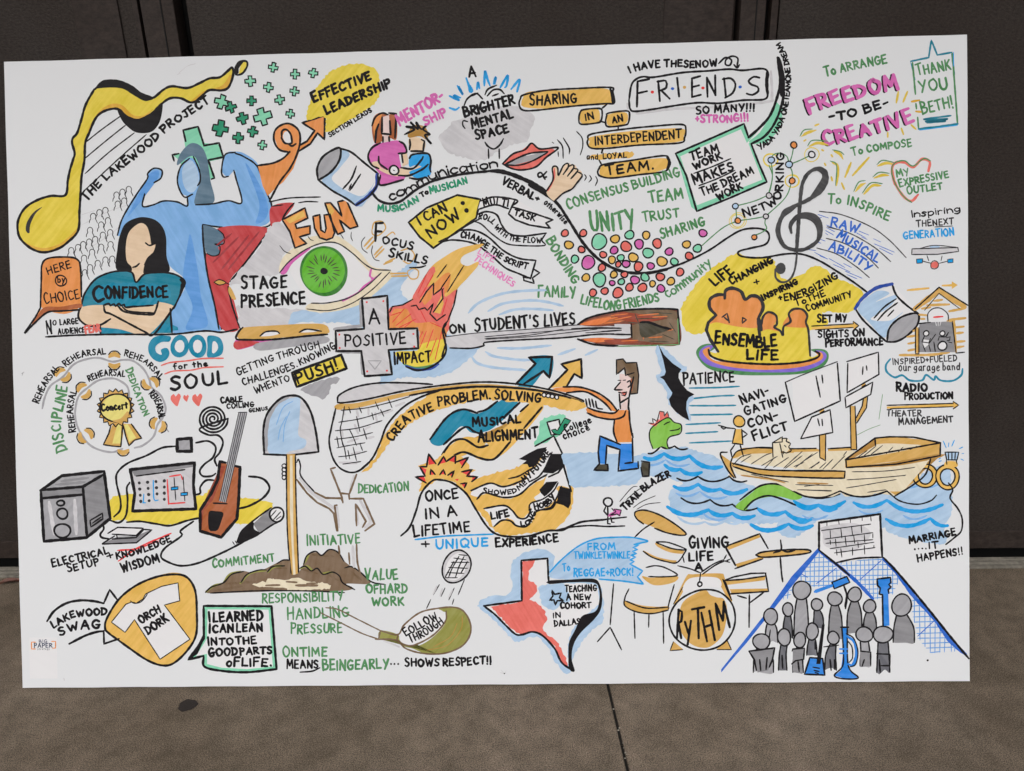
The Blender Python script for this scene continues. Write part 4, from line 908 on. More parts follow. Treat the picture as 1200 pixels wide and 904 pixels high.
S('K', 7, '560 585,600 520,642 470,640 540,690 502,696 560,640 640', 0); SP('K', 7, '385 640,400 608,460 598,520 565;510 605,540 600,555 625,590 615,605 630,640 590,620 650,660 690,710 655'); SP('K', 7, '778 510,760 600,725 690'); S('K', 9, '725 690,700 730,718 800,705 850,690 900'); win(380, 340); S('K', 10, '715 210,695 250,715 350,700 400,660 440,600 472,540 480,480 460')
P('cross_sign_drawing', 'white cross shaped sign with red nails')
S('GY', 18, '215 75,220 220,60 240;70 370,225 375;220 380,225 500;545 235,550 345', 0); F('LG', '222 62,370 44,378 240,545 235,552 352,378 362,398 505,238 515,218 368,72 368,68 250,235 238', 0); SPC('K', 11, '222 62,370 44,378 240,545 235,552 352,378 362,398 505,238 515,218 368,72 368,68 250,235 238')
for x, y in ((250, 82), (347, 76), (90, 272), (92, 350), (523, 268), (528, 342), (253, 487), (368, 483)): Q('nail_mark'); CF('RB', x, y, 6)
back(); S('GY', 6, '258 425,335 425,298 475,260 428', 0)
T('A', 'K', 12, 84, '265 210,325 205'); T('POSITIVE', 'K', 11, 64, '122 340,478 325'); T('IMPACT', 'K', 12, 58, '412 442,625 430')
P('motion_arcs', 'pale blue arcs'); S('L', 14, '845 145,900 90,1000 45,1100 22,1240 12,1300 12;960 135,1050 90,1200 72,1300 80,1400 104;1025 155,1120 125,1240 122,1340 130', taper=.5); S('L', 14, '860 395,900 440,1000 465,1180 480;945 372,1000 400,1150 420,1250 415;1015 350,1150 352,1330 335;1370 390,1470 355;1530 392,1600 360', taper=.5)
P('brush_neck_drawing', 'grey neck with strings'); F('LG', '712 285,900 260,1200 245,1400 215,1740 220,1800 215,1800 275,1740 275,1450 280,1200 305,930 315,935 335,860 350,735 350,715 320', 0)
S('K2', 5, '712 285,900 262,1200 240,1500 215,1740 222;940 285,1200 262,1500 240,1740 235;945 300,1250 280,1600 240;1530 262,1740 248;940 295,1200 275,1400 240', taper=.5); S('K', 8, '738 350,860 352,938 335,938 318,1100 305,1400 290,1600 270,1770 270')
T('ON', 'K', 12, 46, '738 262,825 258'); T('STUDENT\'S LIVES', 'K', 13, 66, '885 250,1130 232,1470 208')
win(580, 340)
P('guitar_body_drawing', 'brown and orange streaked guitar body with dark hole')
F('WD', '490 210,560 170,720 135,900 122,1060 125,1075 160,1080 325,900 332,650 330,560 315,490 300,600 290,790 290,800 215,600 225'); F('WN', '510 210,600 175,760 150,780 185,620 215'); F('RU', '700 150,900 130,1000 160,900 200,760 190'); F('BR', '800 220,960 190,1060 180,1070 315,860 310,800 290'); F('FL', '500 215,560 190,680 170,620 210'); F('FL', '520 300,620 290,700 300,600 318'); F('HB', '760 135,1040 130,1060 180,960 165'); F('RU','640 305,760 300,840 318,700 328')
S('FL', 5, '620 190,720 170;700 185,800 165;640 205,740 195;860 210,870 300;900 290,980 285;1000 250,1050 240;740 310,840 305;840 160,960 150;920 170,1010 165;680 160,780 150', taper=.6); S('OK', 5, '820 150,860 250;900 140,1040 150;780 200,840 205;980 270,1050 300;900 310,1020 315;820 180,960 175;1020 200,1060 260', taper=.6)
F('OK', '850 200,900 195,980 225,1030 240,960 265,880 290,850 270'); S('K', 12, '850 200,900 200,970 225,1030 240', taper=.4); F('LG', '700 210,790 210,795 280,700 280', 0); SP('K', 8, '798 208,802 292;700 270,800 272'); S('K', 7, '740 235,600 232,450 238;740 246,620 255')
S('K', 10, '485 212,560 170,720 135,880 122,1050 124,1072 150,1080 328;485 298,560 325,640 335,720 338'); S('GN', 6, '720 340,900 336,1078 330,1070 180', 0)
P('blue_shadow'); F('L', '940 345,990 350,1060 420,1120 460,1125 480,1070 500,1100 600,1160 640,1130 700,1150 780,1080 740,1020 680,1000 600,940 520,970 480'); 
P('bat_wing_drawing', 'black jagged wing shape'); F('K', '955 325,965 345,990 390,1040 440,1092 475,1076 500,1075 525,1090 555,1125 598,1168 622,1135 640,1122 665,1120 710,1138 775,1100 755,1060 725,1030 690,1018 650,1035 625,1038 612,1010 570,988 535,965 520,992 510,1000 490,985 420', 0)
# box with holes, grey wash
win(220, 330)
P('skateboard_deck_drawing', 'brown board with two holes and pink side'); F('P', '280 355,350 360,400 350,540 350,500 370,400 385,290 410'); F('RD', '275 365,360 358,420 370,290 408'); F('GY', '400 375,600 345,800 330,815 370,600 395,420 415'); F('N', '300 310,320 282,500 268,700 258,800 262,828 290,810 318,600 335,400 350,300 345'); F('W', '425 330,460 305,520 302,535 318,480 330'); F('W', '655 308,700 290,770 292,780 300,720 308'); S('K', 10, '325 280,300 305,285 345,330 352,500 350,700 330,820 320'); S('K', 8, '425 330,460 305,520 302,540 315;655 308,700 290,785 302')
P('grey_wash'); F('GY', '660 640,760 600,880 565,880 600,840 620,820 680,790 700,740 680')
T('GETTING THROUGH', 'K', 8, 46, '295 560,520 470,775 395', adv=3); T('CHALLENGES. KNOWING', 'K', 8, 44, '330 620,560 545,740 465,870 400', adv=2); T('WHENTO', 'K', 8, 44, '400 668,600 590')
P('push_sign_drawing', 'yellow sign'); F('Y', '612 545,900 440,932 520,640 628', 0); SPC('K', 13, '612 545,900 440,932 520,640 628'); T('PUSH!', 'K', 14, 66, '650 605,885 520')
# musical alignment arrows
win(380, 440)
P('teal_arrow_drawing', 'zigzag teal arrow'); F('T', '620 385,720 260,800 205,900 235,1030 160,1150 60,1200 0,1240 -60,1200 -96,1335 -98,1325 25,1285 -5,1230 60,1120 180,1000 310,920 345,860 345,800 310,690 420'); win(560, 420)
F('T', '220 160,340 40,300 10,295 0,435 5,420 125,385 85,270 160', 0)
F('T','0 340,60 320,120 265,235 270,150 370,60 420,0 440')
S('K', 11, '0 325,50 310,115 262;245 270,180 330,150 360;-280 485,-180 355,-90 310,0 332;-200 515,-80 415,-20 440,40 460'); SP('K', 12, '222 162,338 42,298 5,435 2,420 125,385 85,270 160')
P('amber_arrow_drawing', 'zigzag amber arrow'); F('AM', '420 185,525 75,490 45,605 15,610 125,565 100,520 175', 0); F('AM', '-170 610,-60 490,20 480,100 540,200 480,280 420,375 300,310 270,200 380,100 430,20 530,-40 560')
F('AM','-210 570,-100 480,-20 475,60 520,150 470,250 360,330 280,385 300,260 460,150 570,60 605,0 600,-60 565,-120 590')
S('K', 11, '375 298,270 420;295 282,250 322;190 500,110 590,60 605,0 590,-80 560,-140 580,-210 620;-210 575,-150 500,-80 485,0 530,60 520'); SP('K', 11, '415 190,525 78,488 45,605 15,610 128,565 102,520 175')
# ======================================================== lacrosse stick / creative problem solving
win(380, 440)
P('net_stick_drawing', 'net on a long wooden handle')
F('LG', '80 150,100 110,200 75,400 60,630 65,500 95,300 140,180 168,90 168'); F('N', '75 180,200 170,450 115,700 75,900 60,1100 72,1280 95,1420 130,1515 160,1500 168,1380 135,1250 108,1100 95,900 85,700 105,500 128,200 200,75 210')
S('LG', 14, '110 210,120 240;190 210,200 250;260 200,260 240;100 320,110 380;180 300,200 350;300 230,310 280;140 400,200 380;230 330,270 310;160 470,210 460;320 240,400 215;250 380,290 370;90 520,190 525;420 190,470 170', taper=.3)
S('K', 5, '100 215,250 200,400 165;85 285,220 262,390 210;65 335,200 318,340 275;62 385,180 370,285 345;75 435,150 420,240 405;85 487,160 478,250 455;110 530,215 515;400 165,500 135', taper=.3); S('K', 5, '120 190,105 280,95 330,110 420;145 195,155 230;190 250,210 340;300 165,320 210;375 145,398 200;205 195,220 230;150 330,170 370,190 420;100 380,120 440,130 500;230 320,250 385;280 230,290 270;170 430,190 510;210 410,225 450;140 450,150 500;330 210,350 250;75 370,85 430', taper=.3)
S('K', 9, '68 205,40 330,30 400,50 490,90 550,150 578,210 565,280 500,330 400,370 300,460 200,560 140,680 95'); S('K', 9, '78 160,90 125,180 80,320 55,500 55,635 63;80 160,95 172,250 150,450 105,640 75,900 50,1100 58,1280 86,1420 122,1520 160,1515 172,1480 165;500 128,700 92,900 75,1100 82,1250 98,1400 130,1510 168', taper=.3)
P('creative_wash', 'amber banner wash'); F('AM', '220 575,290 500,350 370,430 260,540 170,680 100,900 82,1100 88,1300 115,1450 150,1530 172,1530 192,1470 222,1380 205,1250 180,1080 162,900 158,640 220,480 310,380 410,290 530,240 575')
win(380, 440); CUR[0] = CUR[0]; S('K', 9, '210 565,280 500,330 400,370 300,460 200,560 140,680 98;680 96,900 78,1100 84,1250 100,1400 132')
T('CREATIVE', 'K', 12, 52, '400 395,500 280,640 215'); T('PROBLEM.', 'K', 12, 56, '672 190,820 165,975 145'); T('SOLVING', 'K', 12, 52, '1000 150,1140 155,1265 170')
win(380, 440); T('MUSICAL', 'K', 13, 52, '872 312,1150 285'); T('ALIGNMENT', 'K', 13, 56, '905 400,1250 375')
# once in a lifetime
win(470, 560)
P('volcano_wash', 'amber wash around the mountain'); F('AM', '110 90,130 20,150 -30,100 -60,200 -90,250 -130,330 -120,400 -70,400 20,550 -20,700 -60,780 -110,830 -100,870 -60,900 -10,1000 60,1010 120,980 230,900 310,750 335,600 345,520 290,400 130,300 30,220 20,150 70')
F('W','490 190,600 170,650 200,700 250,760 200,830 140,870 110,900 100,860 160,800 200,760 280,700 300,640 250,590 260,540 300,520 230'); F('W', '410 95,520 40,600 60,700 40,800 -20,900 -100,980 -60,860 0,760 60,680 120,600 130,520 100,450 120')
P('flame_drawing', 'spiky flame crest'); win(380, 440)
for s_ in ('555 650,600 620,580 560,620 540,610 470,660 530,690 480,720 500,770 475,780 520,840 490,820 550,890 565,840 590,900 610,850 650,780 640,680 610,600 640',): F('AM', s_, 0)
for s_ in ('535 605,598 640,585 598', '560 545,590 600,600 560', '610 480,650 528,612 535', '675 530,700 490,712 520', '730 510,768 475,765 520', '790 515,845 490,810 545', '800 575,868 560,850 600', '870 595,900 605,865 632', '622 560,645 590,628 595', '680 590,700 565,706 590', '730 590,760 570,745 600', '765 618,790 615,780 630', '800 640,835 640,820 668'): Q('flame_tip'); F('RB', s_, 0)
back(); SP('K', 9, '598 640,535 605,592 600,560 545,600 545,612 470,655 528;668 535,700 485,715 515,770 475,768 525;768 520,845 490,805 550;805 575,868 562,835 600,900 605,865 632;622 590,625 560,650 590;678 592,698 562,710 590;725 595,762 568,748 605;800 645,835 640,822 668'); win(470, 560)
P('mountain_outline'); S('K', 10, '0 350,50 300,90 200,120 100,180 30,230 22,300 40,380 100,430 180,500 290,560 340,650 355,750 350,860 320,940 318,980 300,1060 268,1200 255'); win(560, 590); S('K', 8, '560 170,620 140,720 145,860 138', taper=.3) if False else None
win(540, 590); S('K', 8, '545 170,640 150,750 140,860 145,960 142;600 160,700 120,830 105,970 90')
win(470, 560)
P('ribbon_drawing'); S('K', 9, '410 85,520 42,600 62,700 30,780 -20,850 -70;445 135,490 98,600 125,690 110,760 50,820 10,880 -20,920 -55'); S('K', 9, '485 190,600 172,650 200,690 245,740 240,780 160,860 130,900 60;545 295,590 260,640 262,680 292,740 290,790 210,860 190,890 170,940 60', taper=.3)
T('SHOWED ME MY', 'K', 8, 30, '480 98,590 108,680 90,760 20,800 -10', adv=1.5); T('LIFE', 'K', 12, 44, '532 252,632 235'); T('LONG', 'K', 9, 32, '705 292,760 275,792 215'); T('HOBBY', 'K', 10, 36, '785 195,860 175,912 115')
T('ONCE', 'K', 12, 54, '145 142,335 128'); T('IN A', 'K', 12, 68, '145 250,325 228'); T('LIFETIME', 'K', 12, 66, '78 355,240 340,402 322')
P('underline'); S('C', 9, '82 372,250 352,400 345,540 340'); T('+', 'K', 10, 70, '125 430,165 430'); T('UNIQUE', 'C', 12, 48, '205 425,508 408'); T('EXPERIENCE', 'K', 13, 50, '558 415,750 402,920 380')
# mountain with flag
win(560, 420)
P('mint_wash'); F('M', '330 520,350 470,360 400,380 365,500 335,515 370,480 450,420 500')
P('mountain_drawing', 'rocky peak with black shadow patches'); F('W', '445 465,500 580,505 650,545 780,450 700,420 560,330 600,380 530', 0); F('W','415 680,500 640,520 720,545 770,470 760,430 850,400 870,330 830,370 790'); S('K', 9, '335 525,440 468;445 465,500 580,505 650,525 720,548 790;500 640,470 680,415 705', 0)
F('K', '240 600,300 565,350 540,405 530,370 590,340 640,300 650,290 630,260 630,285 610', 0); F('K', '430 570,500 570,505 640,480 660,440 685,385 680,370 660', 0); F('K', '360 780,400 735,470 730,420 800,390 820,370 800', 0); F('K', '480 760,545 775,545 860,530 890,500 870,460 860,470 820', 0)
F('W', '340 645,400 560,430 530,430 560,400 640,350 700,300 720,290 690'); F('W','310 860,380 830,440 780,470 790,440 850,380 890,320 895')
P('ribbon_drawing'); S('K', 8, '340 645,300 665,240 700,180 715;435 560,400 640,360 700,300 735', taper=.3); S('K', 8, '300 900,310 860,380 835,440 790,470 740;460 850,430 890,340 900')
T('MY FUTURE', 'K', 10, 36, '275 735,350 665,425 565', adv=2.5)
T('HOBBY','K',10,34,'335 893,400 875,455 830')
P('checkbox_drawing', 'ticked box'); F('W', '405 385,475 368,490 450,430 460', 0); SPC('K', 8, '405 385,475 368,490 450,430 460'); F('D', '430 430,455 425,465 435,510 360,545 375,480 460,445 450', 0); SPC('K', 5, '430 430,455 425,465 435,510 360,545 375,480 460,445 450')
T('College', 'K', 9, 44, '515 445,665 385'); T('choice', 'K', 9, 44, '505 485,655 430')
# kneeling man
P('sea_drawing', 'blue sea washes')
win(740, 440)
F('L', '-30 520,40 480,140 455,300 430,400 460,500 490,560 560,600 620,900 700,1200 720,1500 690,1650 620,1750 560,1850 540,1870 700,1830 860,1700 900,1450 900,1100 850,900 870,700 880,400 850,240 790,230 680,300 640,100 600,-60 640')
win(930,440); F('L', '0 730,300 700,600 700,800 620,900 600,930 780,880 900,900 960,850 1000,560 930,500 830,200 830,0 960,-100 900')
win(740, 440)
Q('wave_stroke'); SCAL('C', 24, '75 492 190 468 340 482 530 545;195 535 285 560 410 578;248 660 390 648 520 676 675 678;210 780 450 798 590 818 720 832;735 788 900 808 1060 850;960 760 1095 772 1200 790;700 885 920 880 1060 890')
SCAL('L', 12, '270 838 430 868 550 862 640 870')
Q('pale_wave'); SCAL('B', 12, '60 520 200 505 340 530;260 700 400 690 560 720;420 820 560 845;1000 830 1150 830', taper=.6)
win(930, 440); Q('wave_stroke'); SCAL('C', 22, '0 745 145 768 300 748;350 755 545 742 870 768;540 852 800 848 900 890;0 850 100 855'); Q('pale_wave'); SCAL('B', 11, '600 640 740 650 860 640;380 800 520 800;640 830 780 830', taper=.6); back()
win(740, 440); SCAL('K', 9, '98 468 170 425 252 424 325 440;265 612 388 602 575 602;290 728 460 738 590 765 735 788', taper=.2); S('K', 9, '570 600,600 625,640 635,675 628')
win(560, 420)
P('ground_wash'); F('L', '500 570,700 565,900 580,960 600,1000 640,960 700,900 750,700 760,560 765,530 720,510 640')
P('kneeling_man_drawing', 'man in orange shirt and blue trousers on one knee')
F('BB', '715 470,830 510,905 510,900 620,940 620,935 655,835 675,825 600,830 545,755 520,748 630,708 625,705 560', 0); F('OK', '680 665,705 632,760 630,762 668', 0); F('OK', '958 618,1005 620,1002 700,962 702,955 650', 0)
F('OR', '805 370,810 340,870 310,888 320,900 470,905 500,815 503,795 440', 0)
F('OR', '440 190,530 178,640 195,720 230,790 285,815 315,780 315,740 270,680 225,600 205,520 210')
F('OR', '640 300,700 320,780 330,820 315,860 315,862 340,800 362,700 350,640 325')
F('PK', '830 100,900 110,905 180,860 260,835 280,830 215,805 190,830 150', 0); F('PK', '840 280,885 240,880 310,835 310', 0)
F('HB', '812 100,815 20,850 15,865 35,930 35,940 110,935 215,895 220,900 130,870 105,850 70,820 100', 0); F('WN', '895 130,915 130,905 200,890 215', 0)
F('R', '840 210,872 208,862 232')
S('K', 8, '835 150,805 185,800 195,845 195;825 210,838 212;875 150,890 142,895 165,880 180'); SP('K', 7, '812 105,812 20,850 14,868 38,930 35,942 110,935 215,895 220;820 100,860 65,865 110,915 95;840 215,872 208,862 230,842 225'); SP('K', 9, '828 220,832 272,885 240,912 120;885 245,880 310;832 275,835 305'); S('K', 5, '820 140,838 140;850 140,865 138')
S('K', 9, '500 178,600 180,700 212,770 260,815 315;520 212,620 205,690 235,745 275,780 315;645 300,700 320,790 332,825 310;640 330,700 355,790 368,850 352,865 320'); S('K', 9, '800 370,795 440,815 500;885 300,890 380,902 460;905 450,908 475')
SP('K', 9, '835 515,715 465,705 560,712 628,680 665,762 668,760 632,748 630,755 520,832 545,822 670,940 655,938 615;905 480,908 620,862 625'); SP('K', 8, '958 612,1005 620,1002 700,965 702,955 650')
S('K', 9, '632 250,640 295;650 248,660 295;668 250,680 298;690 262,698 300,730 308', taper=.3)
for x in (388, 412, 436, 462): Q('finger'); CF('W', x, 225+(x-388)*.18, 11, 10); CS('K', 6, x, 225+(x-388)*.18, 12)
# sea monster, sea
win(740, 440)
P('sea_serpent_drawing', 'green serpent with red crest'); F('LM', '125 440,105 380,110 330,150 290,200 255,245 280,290 295,290 320,280 350,240 365,215 375,205 410,215 440,180 425')
Q('serpent_back'); F('LM', '610 775,700 700,760 655,830 645,900 660,980 710,1000 725,950 740,860 720,760 730,700 760,665 800')
Q('crest'); F('R', '105 295,140 290,150 265,165 270,165 220,185 220,190 255,205 225,220 255,180 270,140 310', 0); SP('K', 5, '100 290,128 292,122 262,150 280,165 220,190 225,192 250,210 222,218 250'); S('K', 6, '125 440,105 380,112 325,160 285,215 258,250 285,290 300,285 350,225 370,208 400,215 435;225 335,270 328,285 318;190 300,205 290,225 282'); S('K', 9, '635 740,700 690,760 655,830 645,900 660,980 705,1050 725,1130 728,1220 705;660 795,720 740,800 715,880 735,960 770')
# ship
P('ship_drawing', 'wooden sailing ship with striped deck')
F('E', '590 490,640 460,800 460,1100 460,1300 450,1350 480,1250 600,1000 560,700 530', 0); F('N', '590 495,640 440,760 435,1080 440,1080 460,700 470,620 490'); F('N', '1150 440,1290 435,1290 455,1150 460', 0)
F('N', '525 475,590 520,760 560,1000 570,1250 570,1250 610,1000 605,760 590,590 545,610 610,580 605', 0)
F('E', '590 550,760 590,1000 610,1250 615,1260 680,1180 720,1080 728,980 705,850 640,620 590', 0)
win(930, 440); F('E', '0 460,340 450,370 470,300 560,0 560', 0)
F('E', '305 520,800 500,730 620,590 715,480 700,440 720,300 720,270 690,300 600', 0); F('E', '350 500,475 405,700 420,830 410,600 470', 0)
F('N', '300 500,475 380,600 370,860 400,855 480,300 550', 0); F('E', '360 495,485 415,700 415,740 425,600 460'); F('N', '860 480,800 500,700 640,600 715,560 690,720 560,800 505', 0); F('N2','305 505,470 385,480 420,340 500',0); F('N2', '300 545,560 520,850 470,860 490,600 540,310 552')
F('E', '0 620,250 615,270 680,200 720,60 715,0 690', 0)

for t_ in ('150 170,175 160,178 220,150 230', '150 345,185 345,185 505,152 500', '330 190,360 190,368 445,335 445', '410 135,432 135,420 200,370 290,362 260,400 200', '398 60,420 50,418 80,395 85'): Q('mast'); F('N', t_, 0)

back()
S('K', 8, '800 500,770 590,700 650,590 718'); S('K', 8, '0 568,150 568,300 572;0 605,150 612,295 612'); SP('K', 8, '300 505,475 378,560 370,700 372,858 405,856 480,600 530,308 550,305 505,860 405;475 378,478 420;300 572,296 612'); S('K', 7, '-200 435,0 440,130 438;200 440,330 432;0 690,80 720,180 722,270 688;545 688,620 745,720 765,800 745,835 712', taper=.1); SCAL('K', 9, '270 688 545 688', .12, .1)
S('K2', 5, '340 575,540 570,740 545;310 622,500 610,710 590;305 670,400 655,600 620;430 695,540 680;580 670,630 655;360 500,430 450;400 490,480 425;450 475,520 420;540 470,580 430;610 460,640 430;680 445,720 425;0 500,50 455;60 510,140 460;0 545,60 520;90 555,150 520;150 555,190 520;220 560,300 480;-60 555,20 480;60 660,150 650;20 680,220 685;290 480,310 455', taper=.5)
win(740, 440); S('K2', 5, '590 540,640 490,700 470;700 530,780 480,820 465;760 540,860 480;830 550,920 490;900 555,1000 480;960 550,1060 470;640 520,700 480;780 555,830 500;700 590,920 635;960 650,1180 655;980 680,1170 688;1050 555,1100 515;1120 560,1180 500', taper=.5)
S('K', 8, '590 525,760 560,1000 570,1200 570;595 545,760 592,1000 608,1200 612;560 460,520 470,560 560,600 610;590 490,580 540,610 610', 1); S('K', 7, '590 490,630 450,760 432,900 440,1080 438'); S('N2', 8, '640 595,820 620,900 640;970 640,1150 645', taper=.5)
win(930, 440)
P('mast', 'thin mast outlines'); SP('K', 6, '150 345,152 490,185 510,187 345;330 190,335 445,368 445,358 190;432 135,425 200,368 290;408 140,400 190,365 260;150 235,178 218;398 80,420 65')
for s_ in ('-60 50,-20 40,120 0,258 -60,272 160,5 280,-10 50', '310 -60,495 -125,498 0,310 112', '105 255,212 215,228 345,40 382', '300 140,310 135,460 55,450 122,298 202'):
    P('sail_drawing'); F('W', s_, 0)
win(930, 440)
P('sail_outline'); SP('K2', 6, '-52 52,45 10,255 -70'); SP('K', 8, '255 -60,272 160,5 280,-50 50;130 15,155 138;165 10,170 55'); SP('K', 7, '310 -70,495 -125,498 5,312 112,316 -60;405 -40,402 5;425 -45,428 -20'); SP('K', 7, '40 382,105 255,212 212,228 345,40 382;140 265,150 305;165 268,168 305;300 140,305 200,450 122,462 50,305 135')
win(740, 440)
P('small_figure_drawing', 'amber lookout figure'); CF('AM', 630, 280, 30, 32); CS('K', 7, 630, 280, 33); F('AM', '608 325,645 325,655 412,590 410', 0); SP('K', 7, '608 325,590 408,652 415,645 325;508 302,560 318,605 322;525 315,540 325,555 318;645 330,678 355,650 375;605 415,580 450,588 490;635 415,655 485')
P('figurehead_drawing'); F('E', '825 405,880 370,880 400,870 480,825 490', 0); F('E', '880 380,920 385,930 430,900 465,875 440'); SP('K', 6, '828 490,825 405,882 370,882 400,830 405;868 410,885 490'); S('K', 6, '880 380,910 380,905 395,930 410,920 430,935 450,905 465,885 455,890 470;895 420,905 430')
T('NAVI-', 'K', 12, 52, '650 180,805 118'); T('GATING', 'K', 12, 50, '668 242,905 165'); T('CON-', 'K', 12, 54, '690 318,860 262'); T('FLICT', 'K', 13, 56, '720 392,915 325')
win(930, 440)
P('rings_drawing', 'two gold wedding rings with blue gem')
for x, y, r in ((770, 600, 56), (900, 605, 58)): Q('ring'); S('AM', 24, circ(x, y, r, r), 1, True); S('K', 7, circ(x, y, r+13, r+13), 1, True); S('K', 7, circ(x, y, r-13, r-11), 1, True)
back(); F('E', '640 690,700 620,770 540,790 505,730 530,650 600,560 690', 0); F('AM', '890 515,950 515,955 545,885 545'); F('L', '885 460,965 460,955 505,895 505', 0); SP('K', 6, '885 460,965 460,955 505,895 505,885 460;905 462,905 505;925 462,925 505;945 462,942 505;892 505,895 530;950 505,955 530'); S('C', 6, '875 395,892 435;908 405,905 430;940 390,925 425;990 430,968 440;985 468,995 468;860 495,848 500;865 510,850 515;978 500,995 508', taper=.4); S('K', 8, '800 505,770 590,700 650,590 718')
P('curve_line'); S('K', 8, '905 640,930 680,915 730,960 790,985 850,980 920,940 960,890 1000'); 
# ======================================================== right column
win(930, 310)
T('SET MY', 'K', 12, 40, '140 350,308 345'); T('SIGHTS ON', 'K', 11, 40, '145 440,412 428'); T('PERFORMANCE', 'K', 12, 40, '188 490,520 482')
def arrow(x0, y0, x1, y1, w, hw):
    P('amber_arrow_drawing'); F('AM', [x0, y0-2, x1-30, y1-w/2, x1-30, y1-hw, x1, y1, x1-30, y1+hw, x1-30, y1+w/2, x0, y0+w*.6], 0)
    SP('K', 6, [x0, y0-w*.5, x1-32, y1-w/2-1, x1-32, y1-hw, x1, y1, x1-32, y1+hw])
    SP('K', 5, [x0+20, y0+w*.6, x1-32, y1+w/2])
arrow(105, 382, 380, 370, 20, 26); arrow(545, 845, 965, 835, 18, 22)
P('can_drawing', 'tipped can with blue rim and grey mouth')
F('W', '360 270,575 125,730 295,700 400,540 465,430 340', 0); F('L', '375 265,480 170,560 180,480 230,600 190,560 260,450 330,560 340,640 290,560 370,530 440,440 350')
F('GY', '545 460,560 380,620 320,700 295,730 310,715 370,650 430,590 462'); S('K', 10, '545 465,560 385,620 325,700 297,732 310,720 370,660 430,600 462,545 465;360 270,400 330,460 390,540 462;575 125,600 190,660 250,730 300')
S('NV', 18, '358 270,400 210,480 150,575 125', taper=.2); S('K', 8, '470 325,530 260,600 212;490 340,540 285,608 235;550 315,585 278', taper=.4)
P('garage_drawing', 'gold garage with grey opening')
S('AM', 12, '665 162,790 150;870 135,950 132', taper=.3); F('AM', '925 110,960 132,925 155', 0)
SP('N', 30, '710 270,850 165,1000 260'); S('N', 14, '820 225,868 218;780 250,910 245;750 270,800 262;910 285,1000 268;735 305,775 308;745 330,765 330;910 335,1005 325;940 380,995 375;945 415,990 410;940 465,1000 460;940 500,995 490;665 435,710 428;670 475,710 468;670 515,710 508;620 542,800 540,910 525;700 400,720 395', taper=.3)
F('G2', '735 360,930 345,945 525,735 525', 0); S('N', 14, '722 385,722 530;938 345,950 525;880 345,940 340', 0)
SP('K', 7, '710 272,850 145,1018 250'); SP('K2', 5, '765 280,850 180,970 270'); CF('W', 845, 320, 58, 52); F('G2', '780 350,910 345,905 378,785 380', 0); S('K2', 6, '785 345,785 300,815 270,860 268,900 300,905 340'); S('RB', 10, '820 320,872 316'); S('W', 4, '825 330,835 370;845 330,845 372;865 328,855 370;828 345,868 345', taper=.4); SP('K', 6, '712 380,712 535,732 535,732 380;728 358,800 350;928 345,950 530,1000 525')
Q('stick_musician'); CF('W', 775, 415, 14); CS('K', 6, 775, 415, 16); F('W', '760 450,800 455,790 480,765 500,755 490', 0); SP('K', 5, '765 430,750 465,790 470,800 445;755 480,770 520;790 475,830 420;790 480,800 520'); Q('stick_musician'); CF('W', 870, 415, 13); CS('K', 6, 870, 415, 15); CF('W', 870, 488, 24); CS('K', 7, 870, 488, 26); SP('K', 6, '850 435,890 435,905 410;845 455,850 440;895 440,915 435,912 455,898 458;820 465,828 520;905 465,925 470'); back()
T('INSPIRED+FUELED', 'K2', 7, 34, '580 598,955 575'); T('our garage band', 'K2', 7, 44, '615 635,970 630', adv=3)
P('cloud_outline'); S('T', 11, '565 565,540 600,545 640,590 672,635 660,680 690,750 690,775 658,820 688,830 665,860 690,930 692,980 660,988 622')
T('RADIO', 'K', 14, 42, '600 752,780 750'); T('PRODUCTION', 'K', 11, 36, '650 802,930 795'); win(930, 440); T('THEATER', 'K2', 8, 34, '545 250,745 248'); T('MANAGEMENT', 'K2', 9, 36, '615 300,930 282')
P('thin_line'); S('GN', 3, '520 120,498 270;370 360,440 325,508 300', taper=.6)
# ======================================================== bottom left
win(20, 500)
P('yellow_wash'); F('Y', '555 430,580 415,680 405,1050 420,1160 350,1240 360,1300 420,1440 440,1500 470,1420 540,1320 580,1060 550,900 585,760 575,640 560,560 560,545 500')
P('amplifier_drawing', 'grey speaker box with three cones')
F('GY', '140 385,265 300,515 270,545 545,410 660,160 685', 0); F('G2', '390 365,510 290,545 545,412 655', 0); F('G2','150 390,385 370,385 405,150 425',0); S('G2', 14, '260 330,420 310;230 350,400 335', taper=.4); S('LG', 20, '190 450,220 640;340 440,350 640', taper=.3)
SP('K', 15, '140 385,265 298,512 272,548 548,410 660,160 682,142 385'); SP('K', 14, '140 382,388 362,510 290;150 430,390 408;388 362,412 655')
for x, y, rx, ry in ((258, 458, 22, 16), (268, 520, 32, 30), (268, 620, 46, 42)): Q('cone'); CF('GY', x, y, rx, ry); CS('K', 10, x, y, rx, ry)
back(); SP('K', 8, '430 560,502 518,505 552,435 598,430 560;445 575,495 540;450 588,498 552')
P('cable_drawing', 'black cables'); S('K', 10, '505 580,510 610,490 640,500 660,545 668;570 538,605 500,608 440,585 340,590 280,650 225,760 180,850 135,930 125;550 560,600 572,640 530,650 440,645 370,662 338;645 570,720 565,820 580,900 590,1000 560,1070 545;1050 105,1120 95,1165 130,1150 190,1100 230,1072 270,1090 300,1140 300,1165 285;1045 410,1075 400,1075 365,1110 325,1165 325;1035 565,960 620,965 650,870 720,845 770,880 800,960 825,1060 810,1180 760,1300 700,1400 640,1500 560'); win(220, 460); S('K', 11, '300 690,360 675,440 630,480 575,460 530,420 508,360 502')
win(20, 500)
P('small_device_drawing'); F('GY', '940 85,1025 78,1025 155,940 155', 0); SPC('K', 16, '940 85,1022 78,1025 155,940 155')
